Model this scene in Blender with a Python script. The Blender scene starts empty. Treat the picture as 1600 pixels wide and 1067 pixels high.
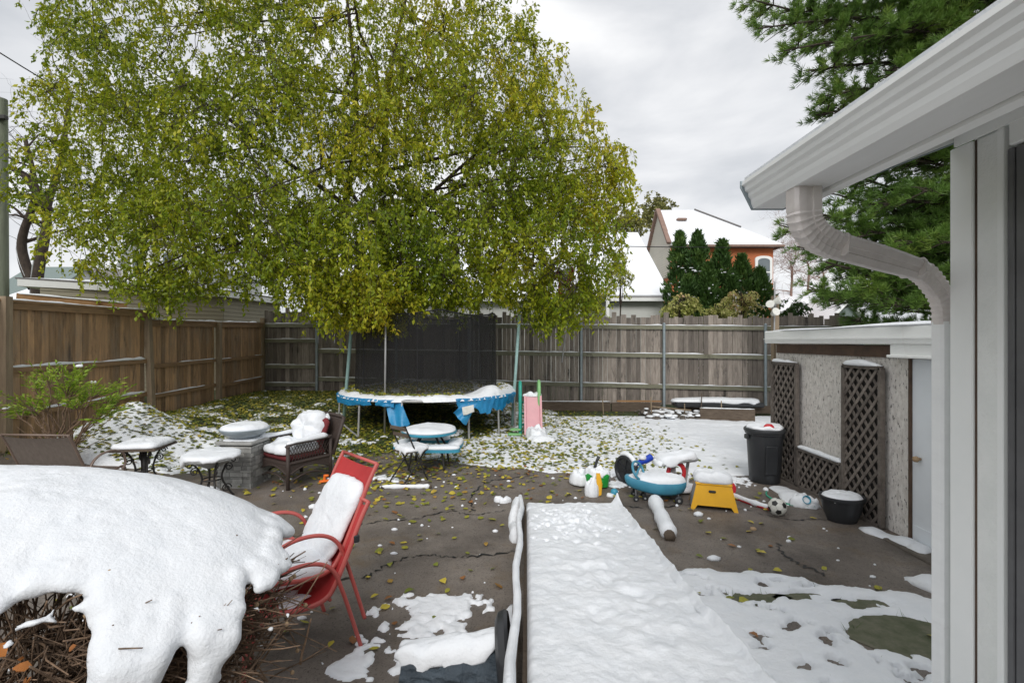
import bpy, math, random
import numpy as np
from mathutils import Vector, Matrix, kdtree
random.seed(7); RNG = np.random.default_rng(11)
F = 755.0; CX = 800.0; CY = 533.5; H = 2.05
scene = bpy.context.scene
COL = scene.collection
PI = math.pi
def R(d): return math.radians(d)
def U(a, b): return random.uniform(a, b)
# measured point of the photograph at distance D -> world point (x right, y away, z up)
def P(px, py, D): return Vector(((px-CX)/F*D, D, H-(py-CY)/F*D))
# ---------------------------------------------------------------- numpy noise
_perm = RNG.permutation(4096)
_val = RNG.random(4096)*2-1
def _h(ix, iy, iz):
    return _val[_perm[(_perm[(_perm[ix & 4095]+iy) & 4095]+iz) & 4095]]
def vn(x, y, z=0.0):
    x = np.asarray(x, float); y = np.asarray(y, float); z = np.asarray(z, float)+x*0
    xi = np.floor(x).astype(int); yi = np.floor(y).astype(int); zi = np.floor(z).astype(int)
    fx = x-xi; fy = y-yi; fz = z-zi
    sx = fx*fx*(3-2*fx); sy = fy*fy*(3-2*fy); sz = fz*fz*(3-2*fz)
    def L(a, b, t): return a+(b-a)*t
    r = []
    for k in (0, 1):
        a = L(_h(xi, yi, zi+k), _h(xi+1, yi, zi+k), sx)
        b = L(_h(xi, yi+1, zi+k), _h(xi+1, yi+1, zi+k), sx)
        r.append(L(a, b, sy))
    return L(r[0], r[1], sz)
def fbm(x, y, z=0.0, o=4):
    s = 0; a = 1; t = 0
    for k in range(o):
        s = s+a*vn(np.asarray(x)*2**k+17*k, np.asarray(y)*2**k-9*k, np.asarray(z)*2**k); t += a; a *= .55
    return s/t
def sst(a, b, x):
    t = np.clip((np.asarray(x, float)-a)/(b-a), 0, 1); return t*t*(3-2*t)
# ---------------------------------------------------------------- mesh builder
class MB:
    def __init__(s): s.v = []; s.f = []; s.t = []
    def add(s, vs, fs, tint=0.5, M=None):
        n = len(s.v)
        if M is not None: vs = [M @ Vector(v) for v in vs]
        s.v.extend([tuple(v) for v in vs]); s.f.extend([tuple(i+n for i in f) for f in fs])
        s.t.extend([tint]*len(fs)); return s
    def box(s, c, d, rot=None, tint=0.5, taper=1.0):
        x, y, z = d[0]/2, d[1]/2, d[2]/2
        vs = [Vector((i*x*(taper if k > 0 else 1), j*y*(taper if k > 0 else 1), k*z)) for k in (-1, 1) for j in (-1, 1) for i in (-1, 1)]
        fs = [(0,2,3,1),(4,5,7,6),(0,1,5,4),(2,6,7,3),(0,4,6,2),(1,3,7,5)]
        M = Matrix.Translation(Vector(c))
        if rot is not None: M = M @ rot
        return s.add(vs, fs, tint, M)
    def boxb(s, c, d, b=0.01, rot=None, tint=.5):      # bevelled box
        x, y, z = d[0]/2, d[1]/2, d[2]/2; b = min(b, x*.9, y*.9, z*.9)
        vs = []; 
        for k, (zz, ins) in enumerate([(-z, b), (-z+b, 0), (z-b, 0), (z, b)]):
            xx = x-ins; yy = y-ins; c2 = b if ins == 0 else b*.4
            vs += [(-xx+c2,-yy,zz),(xx-c2,-yy,zz),(xx,-yy+c2,zz),(xx,yy-c2,zz),(xx-c2,yy,zz),(-xx+c2,yy,zz),(-xx,yy-c2,zz),(-xx,-yy+c2,zz)]
        fs = [tuple(range(7,-1,-1)), tuple(range(24,32))]
        for k in range(3):
            for i in range(8):
                j = (i+1) % 8; fs.append((k*8+i, k*8+j, k*8+8+j, k*8+8+i))
        M = Matrix.Translation(Vector(c))
        if rot is not None: M = M @ rot
        return s.add(vs, fs, tint, M)
    def beam(s, a, b, w, h, up=Vector((0,0,1)), tint=0.5):
        a = Vector(a); b = Vector(b); d = b-a; L = d.length
        if L < 1e-6: return s
        d.normalize(); side = d.cross(up)
        if side.length < 1e-4: side = Vector((1,0,0))
        side.normalize(); u = side.cross(d)
        M = Matrix((side, d, u)).transposed().to_4x4(); M.translation = (a+b)/2
        return s.add([M @ Vector((i*w/2, j*L/2, k*h/2)) for k in (-1,1) for j in (-1,1) for i in (-1,1)],
                     [(0,2,3,1),(4,5,7,6),(0,1,5,4),(2,6,7,3),(0,4,6,2),(1,3,7,5)], tint)
    def tube(s, pts, r, n=8, cap=True, tint=0.5, sq=(1,1), sect=None, closed=False):
        pts = [Vector(p) for p in pts]; m = len(pts)
        rs = [r]*m if not hasattr(r, '__len__') else list(r)
        vs = []; prev = None
        for i, p in enumerate(pts):
            if closed: d = pts[(i+1) % m]-pts[i-1]
            else: d = pts[min(i+1, m-1)]-pts[max(i-1, 0)]
            if d.length < 1e-9: d = Vector((0,0,1))
            d.normalize()
            if prev is None:
                up = Vector((0,0,1)) if abs(d.z) < .95 else Vector((0,1,0))
                u = d.cross(up).normalized()
            else:
                u = prev-d*prev.dot(d)
                if u.length < 1e-6: u = d.orthogonal()
                u.normalize()
            prev = u; w = u.cross(d)
            for k in range(n):
                if sect is not None: a_, b_ = sect[k]
                else:
                    an = 2*PI*k/n; a_, b_ = math.cos(an)*sq[0], math.sin(an)*sq[1]
                vs.append(p+(u*a_+w*b_)*rs[i])
        fs = []
        for i in range(m if closed else m-1):
            for k in range(n):
                k2 = (k+1) % n; i2 = (i+1) % m
                fs.append((i*n+k, i*n+k2, i2*n+k2, i2*n+k))
        if cap and not closed:
            fs.append(tuple(range(n-1,-1,-1))); fs.append(tuple((m-1)*n+k for k in range(n)))
        return s.add(vs, fs, tint)
    def lathe(s, prof, c=(0,0,0), n=24, M=None, tint=0.5, sc=(1,1)):
        vs = []; c = Vector(c)
        for r, z in prof:
            for k in range(n):
                a = 2*PI*k/n; vs.append(c+Vector((r*math.cos(a)*sc[0], r*math.sin(a)*sc[1], z)))
        fs = []
        for i in range(len(prof)-1):
            for k in range(n):
                k2 = (k+1) % n; fs.append((i*n+k, i*n+k2, (i+1)*n+k2, (i+1)*n+k))
        fs.append(tuple(range(n-1,-1,-1))); fs.append(tuple((len(prof)-1)*n+k for k in range(n)))
        return s.add(vs, fs, tint, M)
    def prism(s, poly, axis, a, b, tint=.5, M=None):    # poly 2D extruded along axis from a to b
        n = len(poly); vs = []
        for t in (a, b):
            for p, q in poly:
                vs.append({'x': (t,p,q), 'y': (p,t,q), 'z': (p,q,t)}[axis])
        fs = [tuple(range(n))[::-1], tuple(range(n, 2*n))]+[(i, (i+1) % n, n+(i+1) % n, n+i) for i in range(n)]
        return s.add(vs, fs, tint, M)
    def grid(s, fn, nu, nv, tint=.5, closeu=False):
        vs = [fn(i/(nu if closeu else nu-1), j/(nv-1)) for i in range(nu) for j in range(nv)]
        fs = []
        for i in range(nu if closeu else nu-1):
            for j in range(nv-1):
                i2 = (i+1) % nu; fs.append((i*nv+j, i2*nv+j, i2*nv+j+1, i*nv+j+1))
        return s.add(vs, fs, tint)
    def pillow(s, c, rx, ry, h, p=2.0, n=36, rot=0, amp=.12, fn=None, edge=.05, drip=0.0, tint=.5):
        prof = [(0,1),(.25,1.0),(.5,.99),(.68,.96),(.8,.89),(.89,.77),(.955,.6),(.99,.4),(1.0,.2),(.975,0.02),(.9,-.03)]
        vs = []; c = Vector(c); off = U(0, 90)
        bn = max(rx, ry)
        for i, (rr, hh) in enumerate(prof):
            for k in range(n):
                a = 2*PI*k/n; ca, sa = math.cos(a), math.sin(a)
                b = (abs(ca)**p+abs(sa)**p)**(-1/p)
                x = ca*b; y = sa*b
                e = 1+edge*float(vn(ca*2.2+off, sa*2.2, off))+edge*.6*float(vn(ca*6+off, sa*6, 3))+(.01+edge*.3)*float(vn(ca*15+off, sa*15, 8))
                X = x*rr*rx*e; Y = y*rr*ry*e
                nz = float(fbm(X*5/max(bn,.2)*.4+off, Y*5/max(bn,.2)*.4, 0, 3))
                Z = h*hh*(1+amp*nz*2+.10*float(vn(X*26+off,Y*26,2)))
                if hh < .5: Z -= drip*max(0, float(vn(ca*4+off, sa*4, 7)))*(1-hh)
                cr, sr = math.cos(rot), math.sin(rot)
                q = Vector((X*cr-Y*sr, X*sr+Y*cr, Z))
                vs.append(fn(c+q) if fn else c+q)
        fs = []
        for i in range(len(prof)-1):
            for k in range(n):
                k2 = (k+1) % n; fs.append((i*n+k, (i+1)*n+k, (i+1)*n+k2, i*n+k2))
        fs.append(tuple((len(prof)-1)*n+k for k in range(n))[::-1])
        return s.add(vs, fs, tint)
    def rope(s, pts, w, h, gap=0.0, step=.05, amp=.5, tint=.5):  # snow lying along a rail
        pts = [Vector(p) for p in pts]; off = U(0, 99)
        out = []; d0 = 0
        for a, b in zip(pts[:-1], pts[1:]):
            L = (b-a).length; k = max(1, int(L/step))
            for i in range(k): out.append((a.lerp(b, i/k), d0+L*i/k))
            d0 += L
        out.append((pts[-1], d0)); seg = []
        def flush(sg):
            if len(sg) < 3: return
            m = len(sg); vs = []
            cs = [(-1,-.15),(-1.02,.3),(-.75,.75),(-.3,1),(.3,1),(.75,.75),(1.02,.3),(1,-.15)]
            for i, (p, dd, q) in enumerate(sg):
                dr = (sg[min(i+1,m-1)][0]-sg[max(i-1,0)][0]).normalized()
                sd = dr.cross(Vector((0,0,1)));
                if sd.length < 1e-4: sd = Vector((1,0,0))
                sd.normalize(); up = Vector((0,0,1))
                e = min(1, .35+.65*min(i, m-1-i)/2)
                for a_, b_ in cs:
                    vs.append(p+sd*(a_*w/2*(.85+.15*q)*e)+up*(b_*h*q*e))
            n = 8; fs = [(i*n+k, i*n+(k+1)%n, (i+1)*n+(k+1)%n, (i+1)*n+k) for i in range(m-1) for k in range(n)]
            fs += [tuple(range(n))[::-1], tuple((m-1)*n+k for k in range(n))]
            s.add(vs, fs, tint)
        for p, d in out:
            q = 1+amp*float(fbm(d*3+off, off, 0, 3))*1.6
            g = float(vn(d*1.3+off*2, 5, 0))
            if gap > 0 and g < gap*2-1: flush(seg); seg = []
            else: seg.append((p, d, max(.2, q)))
        flush(seg); return s
def mesh_np(name, V, Fa, tint=None):
    V = np.asarray(V, np.float32); Fa = np.asarray(Fa, np.int32); n, k = Fa.shape
    me = bpy.data.meshes.new(name)
    me.vertices.add(len(V)); me.vertices.foreach_set('co', V.ravel())
    me.loops.add(n*k); me.loops.foreach_set('vertex_index', Fa.ravel())
    me.polygons.add(n); me.polygons.foreach_set('loop_start', np.arange(0, n*k, k, dtype=np.int32))
    me.update(calc_edges=True)
    if tint is not None:
        a = me.attributes.new('tint', 'FLOAT', 'FACE'); a.data.foreach_set('value', np.asarray(tint, np.float32))
    return me
def link(o, parent=None, world=True):
    COL.objects.link(o)
    if parent is not None:
        o.parent = parent
        if world:
            M = parent.matrix_basis if parent.parent is None else parent.parent.matrix_basis @ parent.matrix_basis
            Mi = M.inverted(); o.data.transform(Mi)
    return o
def obj(name, mb, mat, parent=None, world=False, smooth=False, auto=None):
    if isinstance(mb, MB):
        me = bpy.data.meshes.new(name); me.from_pydata(mb.v, [], mb.f)
        a = me.attributes.new('tint', 'FLOAT', 'FACE'); a.data.foreach_set('value', np.asarray(mb.t, np.float32))
        me.validate(); me.update()
    else: me = mb
    me.materials.append(mat)
    if smooth: me.shade_smooth()
    if auto is not None:
        me.shade_smooth(); me.set_sharp_from_angle(angle=R(auto))
    o = bpy.data.objects.new(name, me)
    return link(o, parent, world and parent is not None)
def thing(name, label, cat, loc=(0,0,0), rz=0, group=None):
    o = bpy.data.objects.new(name, None); o.empty_display_size = .1
    o.location = loc; o.rotation_euler = (0, 0, rz); COL.objects.link(o)
    o.matrix_basis = Matrix.Translation(Vector(loc)) @ Matrix.Rotation(rz, 4, 'Z')
    o['label'] = label; o['category'] = cat
    if group: o['group'] = group
    return o
def tag(o, label, cat, group=None, kind=None):
    o['label'] = label; o['category'] = cat
    if group: o['group'] = group
    if kind: o['kind'] = kind
    return o
def struct(o): o['kind'] = 'structure'; return o
def smoothpath(pts, n=6):
    pts = [Vector(p) for p in pts]; out = []
    for i in range(len(pts)-1):
        p0 = pts[max(i-1,0)]; p1 = pts[i]; p2 = pts[i+1]; p3 = pts[min(i+2, len(pts)-1)]
        for k in range(n):
            t = k/n
            out.append(.5*((2*p1)+(p2-p0)*t+(2*p0-5*p1+4*p2-p3)*t*t+(-p0+3*p1-3*p2+p3)*t**3))
    out.append(pts[-1]); return out
# ---------------------------------------------------------------- materials
def ramp_set(r, stops):
    el = r.color_ramp.elements
    while len(el) > 1: el.remove(el[-1])
    el[0].position = stops[0][0]; el[0].color = (*stops[0][1], 1)
    for p, c in stops[1:]:
        e = el.new(p); e.color = (*c, 1)
def mat(name, c1, c2=None, scale=8, rough=.7, bump=.2, bscale=None, stretch=(1,1,1), metal=0, tint=0, detail=6,
        c3=None, scale3=2, th3=(.5,.65), ramp=None, trans=0, stretch3=None, spec=.5, bdist=.01, fac=(.3,.7), coat=0):
    m = bpy.data.materials.new(name); m.use_nodes = True; nt = m.node_tree; N = nt.nodes; Lk = nt.links
    bs = N['Principled BSDF']; out = N['Material Output']
    tc = N.new('ShaderNodeTexCoord'); mp = N.new('ShaderNodeMapping'); mp.inputs['Scale'].default_value = stretch
    Lk.new(tc.outputs['Object'], mp.inputs['Vector'])
    no = N.new('ShaderNodeTexNoise'); no.inputs['Scale'].default_value = scale; no.inputs['Detail'].default_value = detail
    no.inputs['Roughness'].default_value = .65
    Lk.new(mp.outputs[0], no.inputs['Vector'])
    mr = N.new('ShaderNodeMapRange'); mr.inputs[1].default_value = fac[0]; mr.inputs[2].default_value = fac[1]
    Lk.new(no.outputs['Fac'], mr.inputs[0])
    mx = N.new('ShaderNodeMix'); mx.data_type = 'RGBA'
    mx.inputs[6].default_value = (*c1, 1); mx.inputs[7].default_value = (*(c2 or c1), 1)
    Lk.new(mr.outputs[0], mx.inputs[0]); cur = mx.outputs[2]
    at = None
    if ramp or tint:
        at = N.new('ShaderNodeAttribute'); at.attribute_name = 'tint'
    if ramp:
        rp = N.new('ShaderNodeValToRGB'); ramp_set(rp, ramp); Lk.new(at.outputs['Fac'], rp.inputs[0])
        m2 = N.new('ShaderNodeMix'); m2.data_type = 'RGBA'; m2.blend_type = 'MULTIPLY'; m2.inputs[0].default_value = 1
        Lk.new(rp.outputs[0], m2.inputs[6]); Lk.new(cur, m2.inputs[7]); cur = m2.outputs[2]
    if tint:
        ma = N.new('ShaderNodeMath'); ma.operation = 'MULTIPLY_ADD'; ma.inputs[1].default_value = tint*2; ma.inputs[2].default_value = 1-tint
        Lk.new(at.outputs['Fac'], ma.inputs[0])
        hs = N.new('ShaderNodeHueSaturation'); Lk.new(ma.outputs[0], hs.inputs['Value']); Lk.new(cur, hs.inputs['Color']); cur = hs.outputs[0]
    if c3:
        mp3 = N.new('ShaderNodeMapping'); mp3.inputs['Scale'].default_value = stretch3 or (1,1,1); mp3.inputs['Location'].default_value = (3.1,7.7,1.3)
        Lk.new(tc.outputs['Object'], mp3.inputs['Vector'])
        n3 = N.new('ShaderNodeTexNoise'); n3.inputs['Scale'].default_value = scale3; n3.inputs['Detail'].default_value = 8; n3.inputs['Roughness'].default_value = .7
        Lk.new(mp3.outputs[0], n3.inputs['Vector'])
        r3 = N.new('ShaderNodeMapRange'); r3.inputs[1].default_value = th3[0]; r3.inputs[2].default_value = th3[1]
        Lk.new(n3.outputs['Fac'], r3.inputs[0])
        m3 = N.new('ShaderNodeMix'); m3.data_type = 'RGBA'; m3.inputs[7].default_value = (*c3, 1)
        Lk.new(r3.outputs[0], m3.inputs[0]); Lk.new(cur, m3.inputs[6]); cur = m3.outputs[2]
    Lk.new(cur, bs.inputs['Base Color'])
    bs.inputs['Roughness'].default_value = rough; bs.inputs['Metallic'].default_value = metal
    bs.inputs['Specular IOR Level'].default_value = spec
    if coat: bs.inputs['Coat Weight'].default_value = coat
    if bump:
        nb = N.new('ShaderNodeTexNoise'); nb.inputs['Scale'].default_value = bscale or scale*3; nb.inputs['Detail'].default_value = 8
        nb.inputs['Roughness'].default_value = .65
        Lk.new(mp.outputs[0], nb.inputs['Vector'])
        bp = N.new('ShaderNodeBump'); bp.inputs['Strength'].default_value = bump; bp.inputs['Distance'].default_value = bdist
        Lk.new(nb.outputs['Fac'], bp.inputs['Height']); Lk.new(bp.outputs[0], bs.inputs['Normal'])
    if trans:
        tr = N.new('ShaderNodeBsdfTranslucent'); Lk.new(cur, tr.inputs['Color'])
        ms = N.new('ShaderNodeMixShader'); ms.inputs[0].default_value = trans
        Lk.new(bs.outputs[0], ms.inputs[1]); Lk.new(tr.outputs[0], ms.inputs[2]); Lk.new(ms.outputs[0], out.inputs['Surface'])
    return m
def mixm(name, opac, c):       # fine netting: partly see-through weave
    m = mat(name, c, rough=.9, bump=0); nt = m.node_tree; N = nt.nodes
    tp = N.new('ShaderNodeBsdfTransparent'); ms = N.new('ShaderNodeMixShader'); ms.inputs[0].default_value = opac
    nt.links.new(tp.outputs[0], ms.inputs[1]); nt.links.new(N['Principled BSDF'].outputs[0], ms.inputs[2])
    nt.links.new(ms.outputs[0], N['Material Output'].inputs['Surface']); return m
M = {}
M['snow'] = mat('snow', (.82,.84,.87), (.75,.78,.82), scale=6, rough=.55, bump=.5, bscale=28, bdist=.02, spec=.3)
M['snowfine'] = mat('fluffy_snow', (.80,.82,.85), (.73,.76,.80), scale=9, rough=.6, bump=.8, bscale=70, bdist=.008, spec=.3)
M['snow_coarse'] = mat('snow_coarse', (.86,.88,.91), (.78,.81,.85), scale=3, rough=.55, bump=.7, bscale=16, bdist=.03, spec=.3)
M['snow_thin'] = mat('snow_thin', (.86,.88,.91), (.78,.81,.85), scale=8, rough=.6, bump=.6, bscale=22, bdist=.02, c3=(.10,.11,.05), scale3=7, th3=(.60,.66))
M['roofsnow'] = mat('roof_snow', (.84,.86,.89), (.78,.80,.84), scale=.6, rough=.6, bump=.3, bscale=3, bdist=.05)
M['ground'] = mat('soil_and_grass', (.035,.05,.018), (.075,.06,.035), scale=3, rough=.95, bump=.8, bscale=30, bdist=.03, c3=(.05,.085,.02), scale3=5, th3=(.45,.6))
M['asphalt'] = mat('worn_asphalt', (.115,.096,.082), (.225,.195,.168), scale=1.6, rough=.62, bump=.9, bscale=160, bdist=.006, c3=(.24,.21,.18), scale3=48, th3=(.58,.74), fac=(.3,.7))
M['crack'] = mat('crack_sealer', (.012,.012,.013), rough=.45, bump=.3)
M['stone'] = mat('mossy_flagstone', (.09,.10,.055), (.16,.15,.11), scale=9, rough=.85, bump=.6, bscale=60)
M['fenceL'] = mat('brown_cedar', (.49,.30,.155), (.25,.165,.10), scale=5, rough=.8, bump=.5, bscale=18, stretch=(4,4,.5), tint=.38, c3=(.03,.022,.018), scale3=1.6, th3=(.58,.75), stretch3=(2,2,.7), bdist=.008)
M['fenceB'] = mat('grey_weathered_board', (.32,.28,.245), (.165,.14,.122), scale=6, rough=.9, bump=.6, bscale=20, stretch=(4,4,.5), tint=.42, c3=(.035,.03,.027), scale3=2.2, th3=(.57,.70), stretch3=(2,2,.5), bdist=.008)
M['railB'] = mat('mossy_rail', (.25,.25,.18), (.15,.145,.105), scale=6, rough=.9, bump=.5, stretch=(.6,4,4), tint=.15, c3=(.05,.04,.03), scale3=1.5, th3=(.58,.72))
M['railL'] = mat('brown_rail', (.34,.21,.11), (.19,.125,.07), scale=6, rough=.85, bump=.5, stretch=(3,.5,3), tint=.1)
M['postL'] = mat('grey_wood_post', (.32,.25,.17), (.20,.15,.10), scale=6, rough=.85, bump=.5, stretch=(3,3,.4))
M['galv'] = mat('galvanised_post', (.36,.42,.45), (.25,.30,.33), scale=9, rough=.5, bump=.1, metal=.3)
M['timber'] = mat('old_timber', (.13,.10,.075), (.07,.05,.035), scale=6, rough=.9, bump=.6, stretch=(.6,4,4))
M['rawwood'] = mat('raw_wood', (.38,.22,.10), (.26,.14,.06), scale=4, rough=.8, bump=.2, stretch=(.5,3,3))
M['bark'] = mat('bark', (.075,.055,.042), (.03,.022,.018), scale=12, rough=.95, bump=1, bscale=30, stretch=(1,1,.4), bdist=.02)
M['twig'] = mat('twig', (.25,.165,.105), (.085,.055,.038), scale=25, rough=.85, bump=.6, tint=.5)
M['leafmain'] = mat('leaf_green_yellow', (1,1,1), (.72,.78,.7), scale=1.2, rough=.5, bump=0, trans=.42, spec=.4,
    ramp=[(0,(.12,.20,.010)),(.3,(.25,.325,.016)),(.6,(.44,.47,.022)),(.85,(.74,.64,.045)),(1,(.78,.58,.05))])
M['fallen'] = mat('fallen_leaf', (1,1,1), (.6,.6,.6), scale=15, rough=.55, bump=0, trans=.15,
    ramp=[(0,(.07,.10,.018)),(.35,(.19,.23,.03)),(.65,(.46,.42,.05)),(.86,(.70,.56,.07)),(1,(.34,.15,.05))])
M['pine'] = mat('pine_needle', (1,1,1), (.6,.7,.6), scale=2, rough=.5, bump=0, trans=.25, ramp=[(0,(.08,.16,.035)),(.55,(.19,.31,.06)),(.9,(.34,.42,.08)),(1,(.50,.42,.13))])
M['cedar'] = mat('cedar_spray', (1,1,1), (.6,.7,.6), scale=2, rough=.6, bump=0, trans=.1, ramp=[(0,(.03,.075,.018)),(.6,(.08,.16,.03)),(1,(.18,.27,.05))])
M['grass'] = mat('grass_blade', (1,1,1), (.7,.8,.7), scale=2, rough=.6, bump=0, trans=.25, ramp=[(0,(.03,.06,.015)),(1,(.10,.17,.03))])
M['fern'] = mat('bright_shrub_leaf', (1,1,1), (.75,.8,.7), scale=6, rough=.5, bump=0, trans=.35, ramp=[(0,(.16,.30,.02)),(.7,(.34,.50,.04)),(1,(.55,.52,.08))])
M['variegated'] = mat('pale_yellow_leaf', (1,1,1), (.8,.8,.8), scale=6, rough=.5, bump=0, trans=.3, ramp=[(0,(.20,.28,.04)),(.4,(.50,.52,.14)),(.7,(.72,.66,.28)),(.85,(.62,.36,.16)),(.9,(.85,.87,.9)),(1,(.9,.9,.9))])
M['farfol'] = mat('far_leaf', (1,1,1), (.7,.7,.7), scale=1, rough=.7, bump=0, trans=.3, ramp=[(0,(.07,.09,.025)),(.6,(.32,.32,.09)),(1,(.50,.43,.12))])
M['white'] = mat('white_paint', (.90,.91,.90), (.84,.86,.85), scale=3, rough=.45, bump=.15, bscale=60, bdist=.003)
M['alum'] = mat('white_aluminium', (.90,.91,.91), (.82,.83,.83), scale=5, rough=.38, bump=.05, stretch=(2,.3,2))
M['downsp'] = mat('dusty_white_aluminium', (.76,.71,.69), (.60,.55,.53), scale=7, rough=.45, bump=.08)
M['seam'] = mat('dark_seam', (.12,.075,.05), (.06,.04,.03), rough=.9)
M['gapshade'] = mat('lattice_gap_shade', (.045,.04,.035), (.02,.018,.016), rough=.95)  # near-black that stands in for the shade behind the lattice slats
M['stucco'] = mat('white_stucco', (.88,.89,.87), (.78,.80,.78), scale=6, rough=.8, bump=.8, bscale=70, bdist=.006)
M['shedwall'] = mat('flaking_shed_wall', (.80,.77,.73), (.52,.48,.44), scale=10, rough=.95, bump=1, bscale=40, stretch=(2,2,1.1), bdist=.01, c3=(.09,.08,.07), scale3=22, th3=(.56,.64), stretch3=(1.6,1.6,.7), fac=(.35,.75))
M['lattice'] = mat('grey_lattice', (.22,.19,.165), (.09,.075,.065), scale=9, rough=.9, bump=.4, tint=.25)
M['door'] = mat('pale_door', (.78,.82,.86), (.72,.76,.80), scale=3, rough=.4, bump=.05)
M['black'] = mat('black_plastic', (.022,.024,.027), (.03,.032,.036), scale=6, rough=.42, bump=.08, bscale=80)
M['blackmet'] = mat('black_iron', (.018,.017,.017), (.03,.028,.026), scale=10, rough=.5, bump=.2)
M['redmet'] = mat('coral_red_tube', (.52,.115,.10), (.45,.085,.075), scale=5, rough=.4, bump=.05)
M['redsling'] = mat('red_sling', (.48,.035,.035), (.36,.022,.024), scale=4, rough=.7, bump=.4, bscale=300, bdist=.002)
M['brownmet'] = mat('brown_tube', (.22,.16,.13), (.16,.115,.09), scale=5, rough=.5, bump=.1)
M['brownsling'] = mat('taupe_sling', (.17,.14,.12), (.12,.10,.085), scale=30, rough=.85, bump=.4, bscale=200, stretch=(1,1,.3), bdist=.003)
M['wicker'] = mat('dark_wicker', (.035,.024,.02), (.07,.05,.042), scale=60, rough=.55, bump=1, bscale=120, bdist=.006, stretch=(1,1,2))
M['redcush'] = mat('maroon_cushion', (.19,.025,.03), (.13,.02,.022), scale=9, rough=.9, bump=.3)
M['steel'] = mat('steel_tube', (.42,.42,.42), (.33,.33,.33), scale=9, rough=.42, bump=.05, metal=.4)
M['tealpole'] = mat('faded_teal_pole', (.33,.50,.48), (.24,.38,.37), scale=9, rough=.6, bump=.1)
M['bluepad'] = mat('blue_vinyl', (.015,.19,.42), (.02,.26,.50), scale=4, rough=.4, bump=.5, bscale=9, bdist=.03)
M['net'] = mixm('black_netting', .62, (.012,.012,.013))
M['mat'] = mat('black_mat', (.015,.015,.017), rough=.8)
M['bluetable'] = mat('sky_blue_plastic', (.04,.30,.44), (.05,.26,.38), scale=5, rough=.45, bump=.05)
M['carblue'] = mat('teal_blue_plastic', (.05,.22,.34), (.06,.27,.38), scale=8, rough=.4, bump=.1)
M['royal'] = mat('royal_blue_plastic', (.01,.05,.42), rough=.4, bump=0)
M['yellow'] = mat('yellow_plastic', (.80,.43,.02), (.72,.38,.02), scale=8, rough=.45, bump=.1)
M['green'] = mat('green_plastic', (.02,.33,.05), (.015,.26,.04), scale=8, rough=.4, bump=.1)
M['teal'] = mat('teal_plastic', (.03,.36,.27), (.03,.30,.23), scale=6, rough=.45, bump=.05)
M['lime'] = mat('light_green_plastic', (.22,.47,.19), rough=.45, bump=.05)
M['pink'] = mat('faded_pink_plastic', (.62,.31,.34), (.55,.27,.30), scale=6, rough=.5, bump=.05)
M['grey'] = mat('grey_plastic', (.33,.34,.34), (.27,.28,.28), scale=8, rough=.5, bump=.1)
M['red'] = mat('red_plastic', (.55,.03,.04), rough=.4, bump=.05)
M['orange'] = mat('orange_plastic', (.85,.18,.02), rough=.5, bump=0)
M['ledge'] = mat('ledgestone', (.38,.38,.36), (.25,.25,.24), scale=9, rough=.9, bump=.8, tint=.35, bscale=40)
M['bowl'] = mat('pale_blue_glaze', (.36,.41,.44), (.28,.33,.37), scale=8, rough=.35, bump=.1)
M['brick'] = mat('orange_brick', (.52,.17,.07), (.42,.125,.05), scale=3, rough=.85, bump=.3, tint=.1)
M['siding'] = mat('cream_siding', (.70,.66,.57), (.63,.60,.52), scale=1.5, rough=.7, bump=.05)
M['beige'] = mat('beige_siding', (.33,.30,.22), (.28,.255,.19), scale=1.5, rough=.7, bump=.05)
M['houseW'] = mat('white_house_wall', (.62,.63,.60), (.55,.56,.54), scale=1, rough=.8, bump=.05)
M['shingle'] = mat('grey_shingle', (.16,.15,.15), (.24,.23,.23), scale=12, rough=.9, bump=.4)
M['greenroof'] = mat('green_grey_shingle', (.15,.20,.19), (.22,.26,.25), scale=12, rough=.9, bump=.4)
M['glass'] = mat('window_glass', (.10,.13,.15), (.16,.19,.21), scale=1, rough=.1, bump=0, spec=.8)
M['blind'] = mat('pale_blind', (.42,.40,.38), (.34,.32,.31), scale=2, rough=.7, bump=.05)
M['darkframe'] = mat('grey_door_frame', (.15,.15,.155), (.10,.10,.105), scale=4, rough=.4, bump=0)
M['crinkle'] = mat('crumpled_grey_fabric', (.075,.10,.125), (.025,.035,.045), scale=6, rough=.4, bump=1, bscale=9, bdist=.06, stretch=(1,1,1))
M['flag_red'] = mat('flag_red', (.55,.03,.04), rough=.8, bump=0); M['flag_white'] = mat('flag_white', (.75,.75,.75), rough=.8, bump=0)
M['ballw'] = mat('ball_white', (.68,.68,.64), (.55,.55,.50), scale=20, rough=.5, bump=.05)
M['ballk'] = mat('ball_black', (.02,.02,.02), rough=.5, bump=0)
M['rock'] = mat('rock', (.14,.12,.10), (.07,.06,.05), scale=9, rough=.9, bump=.8)
M['deadleaf'] = mat('dead_leaf', (.45,.16,.03), (.22,.08,.02), scale=20, rough=.7, bump=.3, trans=.2)
M['bud'] = mat('dry_seed_head', (.42,.30,.18), (.30,.20,.12), scale=30, rough=.9, bump=.5)
M['util'] = mat('utility_pole_wood', (.22,.25,.18), (.13,.14,.11), scale=4, rough=.9, bump=.5, stretch=(3,3,.3))
M['wire'] = mat('black_wire', (.015,.015,.015), rough=.6, bump=0)
M['hose'] = mat('green_hose', (.04,.34,.22), rough=.45, bump=0)
M['redwood'] = mat('reddish_twigs', (.32,.21,.17), (.22,.15,.12), scale=4, rough=.9, bump=0)
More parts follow.
